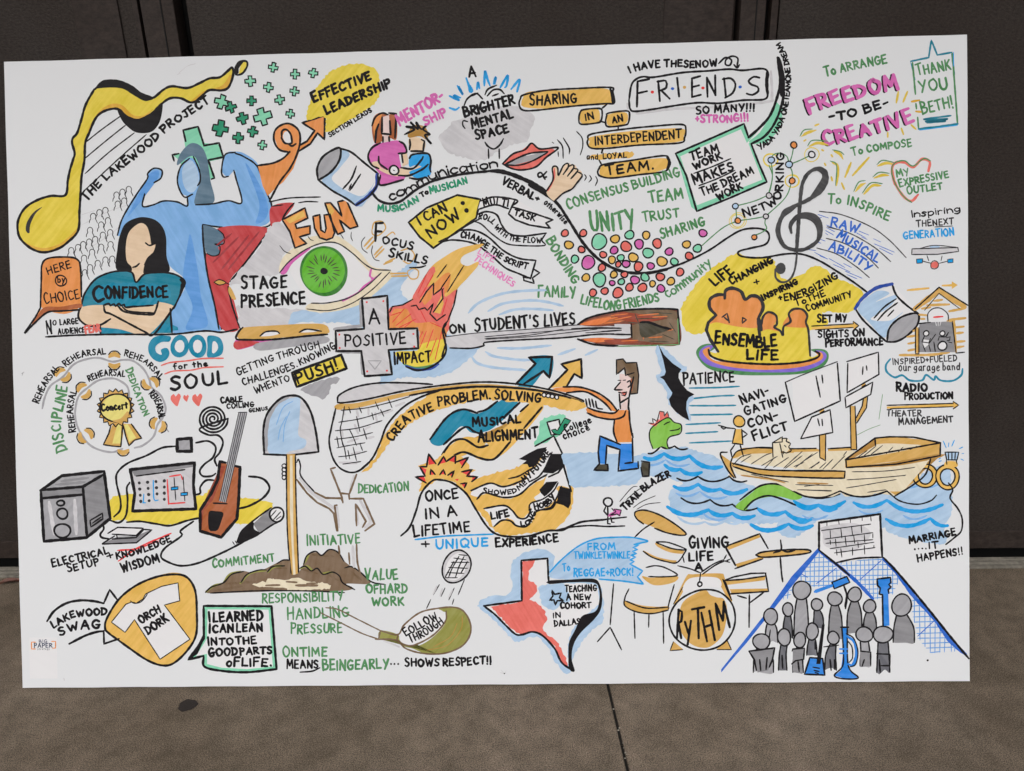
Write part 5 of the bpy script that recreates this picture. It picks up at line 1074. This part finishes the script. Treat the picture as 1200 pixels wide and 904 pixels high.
P('mixer_drawing', 'mixing desk with knobs and sliders'); F('LG', '665 262,1045 220,1040 300,1050 490,680 505,690 400', 0); F('G2', '675 268,1040 228,1040 245,690 300', 0); SPC('K', 15, '665 262,1042 222,1035 350,1050 492,678 505,692 400'); S('K', 7, '700 300,850 280,985 262')
for i in range(4):
    for j in range(4):
        if i == 2 and j == 3: continue
        Q('knob'); CF('K2', 718+i*49+(3*j if i < 3 else 0), 340+j*36-i*4, 10 if (i+j) % 2 else 9)
back(); S('C', 7, '800 325,805 435,830 440;745 405,742 455;738 456,755 456'); S('RB', 8, '882 320,890 465;895 302,960 292;965 298,970 320;890 462,985 455', taper=.3); S('K2', 6, '922 310,932 440;975 305,985 445'); F('C', '905 366,945 362,945 378,905 382', 0); F('C', '962 398,1000 395,1000 412,962 415', 0); SPC('K', 5, '905 366,945 362,945 378,905 382'); SPC('K', 5, '962 398,1000 395,1000 412,962 415')
P('pedal_drawing'); F('W', '535 635,590 600,740 605,700 645', 0); F('G2', '505 695,590 655,700 650,790 612,705 690', 0); SP('K', 7, '535 635,592 600,742 605,700 648,560 640;502 695,575 650;502 698,702 690,792 615,745 612,700 660,560 668;585 640,590 665')
T('ELECTRICAL', 'K', 11, 46, '212 832,538 752'); T('SETUP', 'K', 11, 46, '300 862,482 818'); T('+', 'K', 10, 66, '535 795,568 785'); P('strike_line'); S('RB', 9, '590 735,700 725,830 680;595 798,720 715,905 635', taper=.4); T('KNOWLEDGE', 'K', 11, 40, '588 785,760 740,905 682'); T('WISDOM', 'K', 12, 54, '620 862,835 800')
win(220, 460)
P('coiled_cable_drawing', 'black spiral coil of cable')
q = []
for k in range(60):
    t = k/59; a = -t*4.1*2*math.pi+.6; r = 8+80*t; q += [150+r*math.cos(a), 165+r*math.sin(a)*.95]
S('K', 10, q); S('K', 10, [q[-2], q[-1], 75, 220, 120, 258, 180, 262, 208, 300, 190, 360, 160, 400, 172, 440])
T('CABLE', 'K', 10, 30, '198 72,322 62'); T('COILING', 'K', 9, 26, '232 105,388 92'); T('GENIUS', 'K', 7, 22, '362 128,470 112')
P('cello_drawing', 'brown angular cello with grey neck'); F('WN', '190 415,230 430,300 440,310 450,292 750,200 858,75 825,72 700,140 600,180 500', 0); F('RU', '195 440,225 440,150 640,95 700,85 800,75 700', 0); SP('K', 15, '225 422,190 415,178 520,140 600,75 700,75 822,198 858,290 750,300 640,308 448,278 440')
F('GY', '298 128,348 128,320 260,225 655,185 645', 0); S('K2', 4, '300 130,185 645;312 130,195 650;325 130,205 655;335 132,215 655;348 130,318 260,225 655'); SP('K2', 6, '298 128,348 126'); S('K', 8, '152 658,232 662'); F('K', '125 712,165 705,210 715,200 760,178 815,150 822,125 810', 1)
P('microphone_drawing', 'black and grey handheld microphone'); F('G2', '385 780,480 690,520 770,420 835', 0); F('K', '290 885,320 820,385 770,390 810,430 835,390 850,310 890'); CF('W', 523, 725, 38, 42); CS('K', 9, 523, 725, 40, 44); S('K', 8, '290 885,320 820,400 750,490 685;310 892,400 850,490 790,540 765'); S('K', 5, '490 735,520 700;500 760,545 710;520 755,548 735'); S('K', 5, '265 885,275 900;280 880,290 895')
P('shovel_drawing', 'shovel with blue blade and wooden handle'); F('LG', '450 370,445 230,470 130,530 50,610 28,680 50,730 150,768 355,600 370', 1); F('L', '475 360,470 220,500 120,560 60,640 38,660 50,655 170,650 260,695 290,680 335,600 355,560 375'); S('GY', 18, '462 350,462 240,480 150,530 70,590 40', taper=.4); S('B', 5, '530 290,545 220,580 150;560 300,570 200,600 120;520 200,560 100,620 60', taper=.5)
S('K', 11, '450 372,445 230,470 130,540 50,610 28,670 45,720 120,750 230,768 355'); SP('K', 10, '445 372,600 378,768 358'); win(220, 460)
F('N', '580 370,632 372,640 700,650 920,665 1090,700 1110,690 1080,592 1080,590 900,580 600', 0) if False else None
F('N', '580 372,632 372,636 640,645 900,652 1110,612 1100,592 900,582 640', 0); F('E', '600 380,615 380,622 900,635 1100,620 1100,600 700', 0); S('K', 7, '580 375,582 700,590 900,608 1080;632 375,636 640,645 900,652 1090')
P('robot_figure_drawing', 'grey outlined figure holding the shovel'); S('LG', 16, '655 505,720 590,790 640,860 690;875 680,885 800;985 665,1000 780;1010 640,1070 760,1040 800;975 500,950 600', taper=.2); F('W', '640 420,650 410,665 500,640 520', 0); S('K', 7, '640 420,650 402,662 440,665 500,745 595'); S('HB', 11, '745 595,810 628,900 630,910 650;640 520,700 600,760 655,830 690,858 720,875 820;865 450,838 458,895 600,945 605;895 600,905 625,910 655;945 605,948 635;990 490,948 605;950 632,1030 632,1095 780,1040 820;875 670,862 672,880 820;985 665,990 790;990 670,1045 765,1025 800', 0)
for y in (440, 463, 487, 508): Q('finger'); CF('W', 566, y, 12, 11); CS('K', 6, 566, y, 12)
win(200, 620)
P('dirt_mound_drawing', 'brown dirt mound'); F('BR', '205 380,240 350,310 325,350 275,420 255,470 262,540 248,600 220,660 190,700 195,705 270,745 270,780 215,810 160,860 145,890 160,930 130,980 145,1010 190,1060 230,1120 270,1165 310,1160 332,1030 330,1070 355,1000 372,700 372,300 385')
Q('sand_wash'); F('E', '480 335,540 318,560 325,570 300,600 300,600 300,680 305,750 300,800 315,900 325,940 340,930 360,700 370,600 360,540 350'); S('BR', 11, '560 340,640 338;680 318,740 322;800 330,860 326'); back(); S('BR', 14, '540 355,680 362;735 340,860 340', taper=.3); S('HB', 12, '260 370,420 345;330 330,500 318;760 240,860 270;830 160,960 170;900 260,980 310;1060 260,1120 310;600 235,680 240', taper=.5)
S('OL', 12, '310 325,350 275,410 258;410 328,450 280,500 258,560 252;570 262,610 230,660 225;780 215,810 165;760 240,800 228,830 250;210 378,250 345,305 328;890 270,950 262'); S('K', 7, '205 382,240 350,310 325,360 275,430 258;412 325,450 275,520 250,565 250;568 262,600 230,670 225;625 212,660 192,700 192;780 218,800 165,850 140,885 165,930 130,980 145,1018 200;755 240,790 228,825 255,860 240,895 275,950 262,990 285,1010 325,1080 365;1020 238,1060 230,1110 260,1180 320,1260 335;235 385,500 372,800 372,1020 382', taper=.4)
S('HB', 10, '985 108,992 160;1045 150,1050 215;1090 100,1095 200,1112 270', taper=.3); S('LG', 16, '1068 110,1075 230', taper=.3)
T('COMMITMENT', 'G', 10, 50, '250 235,610 198'); T('INITIATIVE', 'G', 10, 54, '802 105,1110 92'); T('RESPONSIBILITY', 'G', 10, 52, '540 442,800 435,1010 425'); T('HANDLING', 'G', 10, 60, '688 540,1045 522'); T('PRESSURE', 'G', 10, 54, '708 622,1005 615'); T('ONTIME', 'G', 11, 54, '660 755,915 752'); T('MEANS', 'K', 11, 48, '682 825,865 820'); P('underline'); S('K', 8, '760 848,830 842,875 822'); T('BEINGEARLY', 'G', 12, 58, '895 835,1275 825')
win(380, 620); T('...', 'K', 12, 60, '388 805,440 805') if False else None
P('dots'); 
for x in (392, 412, 434): CF('K', x, 800, 6)
T('SHOWS RESPECT!!', 'K', 12, 44, '475 812,700 810,980 800', adv=3); T('VALUE', 'G', 11, 58, '242 305,430 302'); T('OFHARD', 'G', 11, 50, '250 385,485 382'); T('WORK', 'G', 11, 50, '282 458,465 455'); win(380, 440); T('DEDICATION', 'G', 10, 48, '202 698,350 695,495 682')
win(20, 640)
P('tshirt_badge_drawing', 'amber badge with white t shirt'); F('AM', '518 490,530 430,600 320,700 240,820 185,930 165,1010 195,1045 270,1055 400,1050 530,1000 620,920 695,850 710,760 680,650 600,560 530'); S('K', 11, '595 560,540 520,518 490,530 430,600 320,700 240,820 190,930 175,1000 195,1045 270,1055 400,1050 530,1000 620,920 695,850 708,760 675,650 600,595 560')
F('W', '555 455,640 350,680 335,700 345,740 320,755 290,850 245,945 225,955 330,865 355,1015 555,840 672,690 440,635 515', 0); SPC('K', 5, '555 455,640 350,680 335,700 345,740 320,755 290,850 245,945 225,955 330,865 355,1015 555,840 672,690 440,635 515'); F('AM', '665 330,700 335,750 290,735 305,700 328', 1); S('K', 5, '665 330,690 345,730 335,760 300,765 285')
T('ORCH', 'K', 13, 50, '730 462,845 395'); T('DORK', 'K', 13, 54, '770 525,890 445'); 
P('banner_outline'); S('K', 12, '178 450,220 390,290 345,370 328,450 332,510 345'); SP('K', 10, '510 345,545 265,590 325;510 505,512 582,600 552'); S('K', 12, '308 582,400 535,470 512,510 508')
T('LAKEWOOD', 'K', 12, 42, '218 490,340 425,528 408'); T('SWAG', 'K', 13, 52, '258 535,350 498,485 490')
P('sticker', 'small printed sticker'); F('W', '74 545,236 545,240 785,78 785', 0); SP('OR', 6, '110 572,87 572,88 612,112 612;205 568,228 568,228 606,210 608'); T('BIG', 'NB', 3.4, 20, '132 578,178 576', jit=.2); T('PAPER', 'NB', 5, 24, '104 604,208 602', jit=.2); T('strategy','K2',1.6,12,'122 618,194 616', jit=.3)
P('smudge'); S('GY', 3, '275 785,280 800;32 445,38 462;30 450,42 440', taper=.5) if False else None
win(200, 620)
P('speech_box_drawing', 'mint edged speech box with black tail'); F('M', '195 460,592 462,625 830,450 848,300 840,200 815,195 755,110 775,195 650', 0); F('W', '218 480,575 482,600 815,450 830,300 822,215 800,215 740,150 755,215 650', 0); SP('K', 12, '195 460,592 462,622 830'); S('K', 12, '622 830,450 848,300 840,200 815,195 755'); SP('K', 12, '195 460,197 650,105 775,195 752'); F('K', '190 630,206 640,160 740,105 780,150 710', 0)
T('I LEARNED', 'K', 14, 54, '228 552,540 542', adv=1.2); T('I CAN LEAN', 'K', 13, 46, '228 616,540 608', adv=1.2); T('INTO THE', 'K', 13, 40, '222 690,502 680', adv=1.2); T('GOOD PARTS', 'K', 13, 42, '228 755,595 738', adv=1.2); T('oFLIFE.', 'K', 13, 46, '330 812,592 812')
# spoon and ball
P('net_ball_drawing', 'small netted oval flying up'); win(380, 620); CF('LG', 775, 230, 72, 102, .5); CF('W', 772, 232, 55, 86, .5); CS('K', 8, 775, 230, 76, 104, .55); S('K', 5, '760 180,830 190;745 205,850 205;730 235,840 240;720 265,820 270;710 295,780 295;790 160,840 165', taper=.3); S('K', 6, '790 170,750 240,730 290;820 170,790 230,770 290;760 200,710 290;840 200,800 270', taper=.3); S('K2', 6, '675 335,640 395;708 355,685 405;762 355,730 425;822 305,785 395;625 422,600 475;760 420,750 452', taper=.4); S('LG', 9, '660 345,640 390;692 360,680 400;750 370,730 410')
P('spoon_drawing', 'olive spoon'); F('OL', '330 605,430 628,460 690,520 710,600 740,700 735,800 700,850 630,860 560,830 500,780 470,700 470,660 490,715 500,710 560,640 640,560 690,480 690,440 660,330 655'); F('W', '440 640,455 590,520 530,600 490,670 480,712 510,710 560,660 620,580 670,500 692,450 670'); S('HB', 9, '330 605,430 628,470 570,560 500,660 475,760 468,820 495,858 570,850 640,800 700,700 738,580 738,480 710,420 660,300 655;330 605,320 650;435 630,430 660,480 690,540 685,640 630,710 550,715 490', taper=.3); S('HB', 7, '10 470,80 480,180 530,330 605;-20 500,100 560,220 620,320 655', taper=.3); S('LG', 10, '350 665,440 700'); S('N2', 4, '600 720,720 690,800 600,810 520;640 700,740 640,780 560', taper=.5)
T('FOLLOW', 'K', 9, 48, '480 635,665 535'); T('THROUGH', 'K', 9, 48, '505 675,600 630,700 560')
# texas
win(550, 640)
P('blue_wash'); F('L', '245 280,240 150,270 80,400 25,480 50,500 100,470 180,470 215,740 210,785 430,700 520,630 620,600 690,600 740,570 760,500 680,450 590,380 540,280 570,200 500,100 400,50 360,100 310'); F('W', '300 92,465 82,470 228,720 230,755 260,760 350,700 400,600 500,575 600,580 700,540 690,500 600,420 530,360 512,290 532,240 500,90 360,305 330', 0); F('L', '405 260,430 240,480 235,560 240,590 330,540 350,490 380,430 350')
P('texas_map_drawing', 'red and white state outline'); F('R', '312 96,385 92,380 115,345 155,350 205,400 240,390 290,350 325,400 345,440 380,455 440,430 490,460 530,520 570,540 620,570 680,575 712,540 685,500 600,420 530,370 512,300 530,240 490,180 420,120 365,305 335', 0)
SP('K', 10, '465 225,458 82,305 94,308 330,85 360'); S('K', 10, '85 360,150 410,210 470,270 525,310 528,370 512,430 535,500 610,540 690,600 735')
F('K', '465 212,600 205,720 200,760 225,778 300,770 380,730 440,650 520,610 590,600 670,618 742,585 730,580 640,585 570,620 500,660 420,740 390,762 320,758 260,730 225,600 222,468 232')
P('star_drawing'); SPC('K', 9, '483 268,500 292,538 285,528 312,550 328,515 330,505 355,495 325,470 328,490 302') 
T('TEACHING', 'K', 9, 34, '562 278,745 270'); T('A NEW', 'K', 9, 32, '570 325,708 322'); T('COHORT', 'K', 10, 34, '535 375,712 370'); T('IN', 'K', 8, 34, '492 430,535 425'); T('DALLAS', 'K', 9, 36, '500 480,650 465')
P('blue_flag_drawing', 'pale blue flag with bright blue edge'); F('L', '475 160,560 80,650 10,740 -30,860 -42,1000 -35,1050 -20,1000 0,960 20,965 60,940 80,960 120,1010 150,990 190,1020 230,900 215,760 200,500 200'); S('C', 9, '472 162,540 90,640 10,740 -32,860 -42,960 -40,1045 -20,1010 -10,965 0;760 203,900 215,1018 232'); SP('C', 9, '965 0,992 5,958 18,985 30,955 40,980 55,945 62,975 75,940 90,965 100,940 115,1015 155,985 190,1018 230')
T('FROM', 'C', 9, 38, '695 32,852 28'); T('TWINKLETWINKLE', 'C', 8, 38, '615 82,940 80', jit=.7); T('To', 'C', 8, 40, '548 155,588 152'); T('REGGAE+ROCK!', 'C', 9, 44, '612 186,960 182')
# stick man + trail blazer
win(700, 590)
P('stick_figure_drawing'); CS('K', 9, 62, 2, 27, 24); S('K', 8, '50 28,38 55,60 80;60 28,62 75,60 128,75 130;78 90,85 120,98 120;85 40,100 55', 0); F('P', '60 85,70 70,100 55,95 40,140 45,135 85,118 75,80 88', 0); SPC('K', 6, '70 80,108 60,100 42,140 50,130 82,115 72')
T('TRAIL BLAZER', 'K', 12, 44, '165 52,300 -80,430 -150', adv=2.5); P('speed_lines'); S('K', 4, '130 0,200 -80,235 -90;170 -12,240 -70,300 -95;210 35,260 0,340 -35;230 45,290 15,370 5', taper=.5)
# drum kit
P('drum_kit_drawing', 'outlined drum kit in gold and black')
F('N', '218 80,230 55,280 52,360 80,440 125,500 170,518 190,490 198,420 185,330 150,250 115'); S('K', 8, '218 80,225 58,280 50,370 80,460 135,515 180,515 195,470 195,400 180,335 155;218 80,235 105,270 130'); S('K', 7, '335 118,270 160,218 208', taper=.4)
Q('tom_drum'); F('N', '340 240,400 268,480 285,510 290,500 305,420 295,350 262'); F('N', '268 285,340 320,420 340,465 345,460 358,380 345,310 320'); S('K', 7, '345 235,420 240,520 280,440 275,345 240;520 285,468 355,400 350,320 325,268 290'); 
Q('floor_tom'); F('N', '262 435,320 445,465 435,460 465,400 485,330 488,280 460'); F('N', '162 580,250 605,350 615,415 612,415 635,330 655,220 640,162 610'); S('K', 7, '285 385,340 375,400 388,468 430,380 440,300 438;450 485,418 600,415 630;185 510,162 560,162 610,230 645,320 655,415 635;162 580,280 622,415 618;215 645,220 800;302 655,300 735;385 645,388 830', taper=.4)
Q('bass_drum'); F('N', '445 600,520 440,560 425,720 420,745 445,790 580,760 560,725 500,700 450,620 445,540 455,500 530,460 600'); F('W', '505 530,540 450,700 445,722 500,640 500'); F('N', '500 590,600 525,640 520,660 545,700 560,740 570,760 640,740 760,700 820,640 855,560 840,500 780,480 700'); F('N', '425 870,448 820,500 862,480 872', 0); F('N', '695 865,762 815,785 866', 0); SC('K', 9, circ(618, 692, 188, 182)); SP('K', 5, '445 820,425 872,500 866;760 812,785 866,700 866;500 500,445 600'); CS('K', 8, 600, 483, 13, 13)
Q('snare_drum'); F('N', '745 462,985 435,980 460,755 488', 0); F('N', '775 512,1000 508,1002 525,785 538', 0); S('K', 8, '745 460,800 440,900 420,985 418,985 435,850 455,745 462,775 540,1002 525,985 420;735 455,785 575;890 545,888 735;820 550,872 565;895 590,975 530', 0)
Q('tom_drum'); F('N', '755 262,945 190,955 208,770 282', 0); F('N', '808 365,960 320,975 335,818 382', 0); S('K', 8, '755 260,950 188,1000 275;805 392,968 335', 0); S('K', 10, '748 262,808 372', 0)
Q('cymbal'); F('N', '928 312,960 295,1080 290,1200 278,1200 308,1060 318,950 322'); win(860, 590, 4); F('N', '102 248,140 238,260 225,350 228,355 240,260 250,140 258'); S('K', 7, '102 248,140 235,250 225,345 225,355 238,280 250,140 260,102 250;218 180,220 225,185 240;220 225,250 235,285 228;216 255,222 330,228 375')
win(700, 590); Q('stand'); S('K', 7, '95 480,85 600,75 720;75 735,0 820;75 735,142 868;470 375,540 392,600 415;605 415,680 365,740 340;615 425,690 372,750 345;605 415,598 465;740 340,755 312;748 350,780 335;740 345,775 355;500 320,508 355', taper=.4)
T('GIVING', 'K', 13, 58, '538 272,768 262'); T('LIFE', 'K', 13, 50, '538 345,678 340'); T('A', 'K', 12, 44, '572 405,612 402')
for t, b, hh in (('R', '465 800,490 800', 170), ('Y', '515 830,550 828', 130), ('T', '560 800,625 795', 180), ('H', '640 818,690 805', 170), ('M', '712 750,775 735', 150)): T(t, 'K', 14, hh, b, shear=.05, jit=.4)
T('MARRIAGE', 'K', 12, 40, '1500 0,1600 0') if False else None
# ======================================================== bottom right
win(860, 590, 4)
T('MARRIAGE', 'K', 9, 34, '822 195,1038 155'); T('....IT', 'K', 8, 30, '845 222,955 218'); T('HAPPENS!!', 'K', 8, 36, '862 280,1072 245')
P('blue_tent_drawing', 'blue tent roof with crosshatched panels')
F('L', '560 330,600 330,560 400,470 370') if False else None
def hatch(poly_, step, c, w):
    pp = [(poly_[i], poly_[i+1]) for i in range(0, len(poly_), 2)]
    for mode in (0, 1):
        lo = min(q[mode] for q in pp); hi = max(q[mode] for q in pp); v = lo+step*.6
        while v < hi:
            xs = []
            for i in range(len(pp)):
                a, b = pp[i], pp[(i+1) % len(pp)]
                if (a[mode] > v) != (b[mode] > v): xs.append(a[1-mode]+(b[1-mode]-a[1-mode])*(v-a[mode])/(b[mode]-a[mode]))
            xs.sort()
            for u0, u1 in zip(xs[::2], xs[1::2]):
                j = random.uniform(-4, 4)
                if u1-u0 > 8: S(c, w, [v, u0, v+j, u1] if mode == 0 else [u0, v, u1, v-4+j*.5], taper=.5)
            v += step*random.uniform(.85, 1.15)
hatch([395, 225, 530, 360, 450, 400, 370, 400, 300, 370, 310, 330], 22, 'B2', 4); hatch([490, 285, 690, 262, 780, 360, 740, 440, 660, 460, 640, 440], 22, 'B2', 4); hatch([835, 450, 870, 460, 1065, 700, 920, 710, 860, 640, 830, 500], 24, 'B2', 4); hatch([220, 455, 290, 380, 280, 420, 250, 460], 22, 'B2', 4)
S('RY', 4, '385 385,480 310;590 365,690 275;860 630,940 555;310 335,345 355', taper=.4)
F('RY', '398 212,404 228,300 360,180 510,60 660,-10 740,-60 800,-60 785,40 660,150 520,270 350', 0); S('RY', 15, '405 235,500 310,580 380,650 455', taper=.2); S('RY', 16, '700 268,760 330,840 440,940 550,1010 650,1085 715', taper=.2); S('K', 9, '398 225,500 310,540 345;700 262,760 325,850 430,940 540,1020 640,1100 735', taper=.3)
P('brick_chimney_drawing', 'white brick panel'); F('W', '398 100,685 58,695 260,480 285,402 225', 0); F('LG', '410 120,560 100,640 150,560 230,430 210,415 150'); SP('K', 9, '398 225,398 98,684 58,694 260'); S('K', 7, '694 260,580 265,480 285')
SP('K', 4, '410 135,640 105;425 175,650 145;430 195,650 178;450 220,655 190;470 240,660 215;435 97,435 112;490 90,492 105;545 85,545 98;600 75,600 88;640 70,642 90;450 135,452 172;500 125,505 170;550 115,555 155;595 108,598 145;475 175,478 210;520 160,525 205;560 155,565 195;610 155,612 190;500 220,505 260;555 215,555 250;610 205,612 245;650 150,650 170;480 225,482 250;580 190,582 215;655 205,655 215;450 180,452 200')
P('crowd_drawing', 'grey marker figures of an ensemble')
def person(hx, hy, rx, ry, bx0, by0, bx1, by1, rot=0, c='G2'):
    Q('figure_drawing'); c = random.choice(('G2', 'GD', 'G2', 'GY')); F(c, [hx-rx*.5, hy+ry*.7, hx+rx*.5, hy+ry*.7, bx1-6, by0+(by1-by0)*.35, bx1, by1, (bx0+bx1)/2+8, by1+random.uniform(-14, 6), bx0+12, by1+random.uniform(-8, 10), bx0, by1, bx0+5, by0+(by1-by0)*.35])
    S('K', 6, [hx-rx*.5, hy+ry*.8, bx0+4, by0+(by1-by0)*.4, bx0, by1], taper=.4); S('K', 6, [hx+rx*.5, hy+ry*.8, bx1-4, by0+(by1-by0)*.4, bx1, by1], taper=.4)
    CF('GY' , hx, hy, rx, ry, rot); CS('K', 6, hx, hy, rx*1.04, ry*1.04, rot)
for a in ((172, 538, 32, 36, 145, 560, 205, 660), (252, 505, 24, 30, 228, 530, 275, 640), (317, 415, 42, 40, 280, 450, 350, 630), (388, 482, 25, 28, 370, 505, 420, 590), (472, 455, 32, 32, 442, 480, 508, 640), (565, 435, 30, 34, 528, 460, 600, 620), (635, 490, 28, 30, 605, 515, 668, 610), (785, 485, 44, 50, 745, 540, 845, 660),
          (128, 655, 40, 34, 90, 690, 185, 800), (235, 635, 30, 38, 208, 670, 248, 790), (308, 648, 26, 36, 275, 690, 325, 800), (366, 608, 28, 38, 340, 650, 390, 720), (465, 638, 26, 30, 425, 675, 480, 790), (610, 622, 38, 34, 590, 660, 640, 770), (698, 622, 46, 36, 668, 655, 730, 800)): person(*a)
Q('figure_drawing'); F('G2', '75 700,185 685,180 740,160 790,110 800,100 740', 0); S('K', 7, '70 700,190 685,180 740,165 775;70 700,95 740,105 790', 0); F('G2', '275 690,330 685,325 735,290 740,320 800,275 795', 0); SP('K', 6, '272 700,275 690,330 686,326 738,288 745,270 760'); F('G2','590 700,640 700,640 770,592 775',0); SP('K', 6, '668 712,730 715,730 768,690 768;592 700,640 705,640 765'); SP('K', 5, '420 680,490 672;170 600,165 640')
for s_ in ('120 740,125 790', '155 730,150 785', '225 720,228 780', '300 750,305 795', '380 655,380 690', '450 740,455 790', '470 740,472 785', '680 740,685 800', '610 740,600 770'): S('K', 7, s_)
P('blue_telescope_drawing'); F('BB', '375 420,380 412,460 385,455 375,530 350,540 378,470 408,465 398,385 428', 0); SP('K', 6, '458 378,528 350,542 378,470 408,458 378'); S('K', 8, '515 395,528 440,522 500;528 440,520 490'); S('BB', 12, '378 422,460 392')
P('blue_trumpet_drawing', 'blue trumpet standing bell down'); F('BB', '505 588,528 588,532 640,535 760,550 800,580 825,530 832,470 815,500 790,512 700', 0); S('K', 6, '505 588,512 700,508 770,470 815,520 830,582 825,545 790,532 740,530 590', 1); S('BB', 12, '530 630,565 660,572 720,555 765,535 760'); S('K', 5, '525 618,560 640,580 700,570 760,540 775;530 650,552 680,555 730,540 752'); SP('K', 8, '500 588,536 588'); S('BB', 8, '495 690,530 690;495 710,530 710')
P('blue_guitar_drawing', 'blue guitar head in the crowd'); F('BB', '670 360,735 355,735 385,725 390,735 400,722 425,728 580,695 582,692 430,680 425,685 405,672 395', 0); SP('K', 7, '670 362,732 355,735 378,725 388,735 400,722 412,725 430;670 362,672 392,685 405,680 432,695 436,698 582')
P('blue_broom_drawing', 'blue box with black handle'); F('BB', '355 730,415 735,425 812,330 808', 0); SPC('K', 7, '355 730,415 735,425 812,330 808'); F('K', '412 575,425 575,405 760,385 760', 0); S('K', 6, '370 775,400 780;375 790,398 795;380 800,395 804')
P('ink_dot'); CF('K', 907, 743, 5)
win(20, 350); P('smudge'); S('GY', 4, '32 462,38 445;28 452,44 440', taper=.6); win(20, 640); P('smudge'); S('LG', 5, '276 782,280 796'); win(380, 620); P('smudge'); S('LG', 3, '1035 835,1058 856,1065 840;1030 850,1055 856', taper=.6); CF('K2', 1056, 856, 4)
win(0, 30); P('smudge'); S('LG', 3, '1050 290,1100 250,1150 235;1040 300,1060 290', taper=.6)
print('MAXLEVEL', OCC.max())
finish()
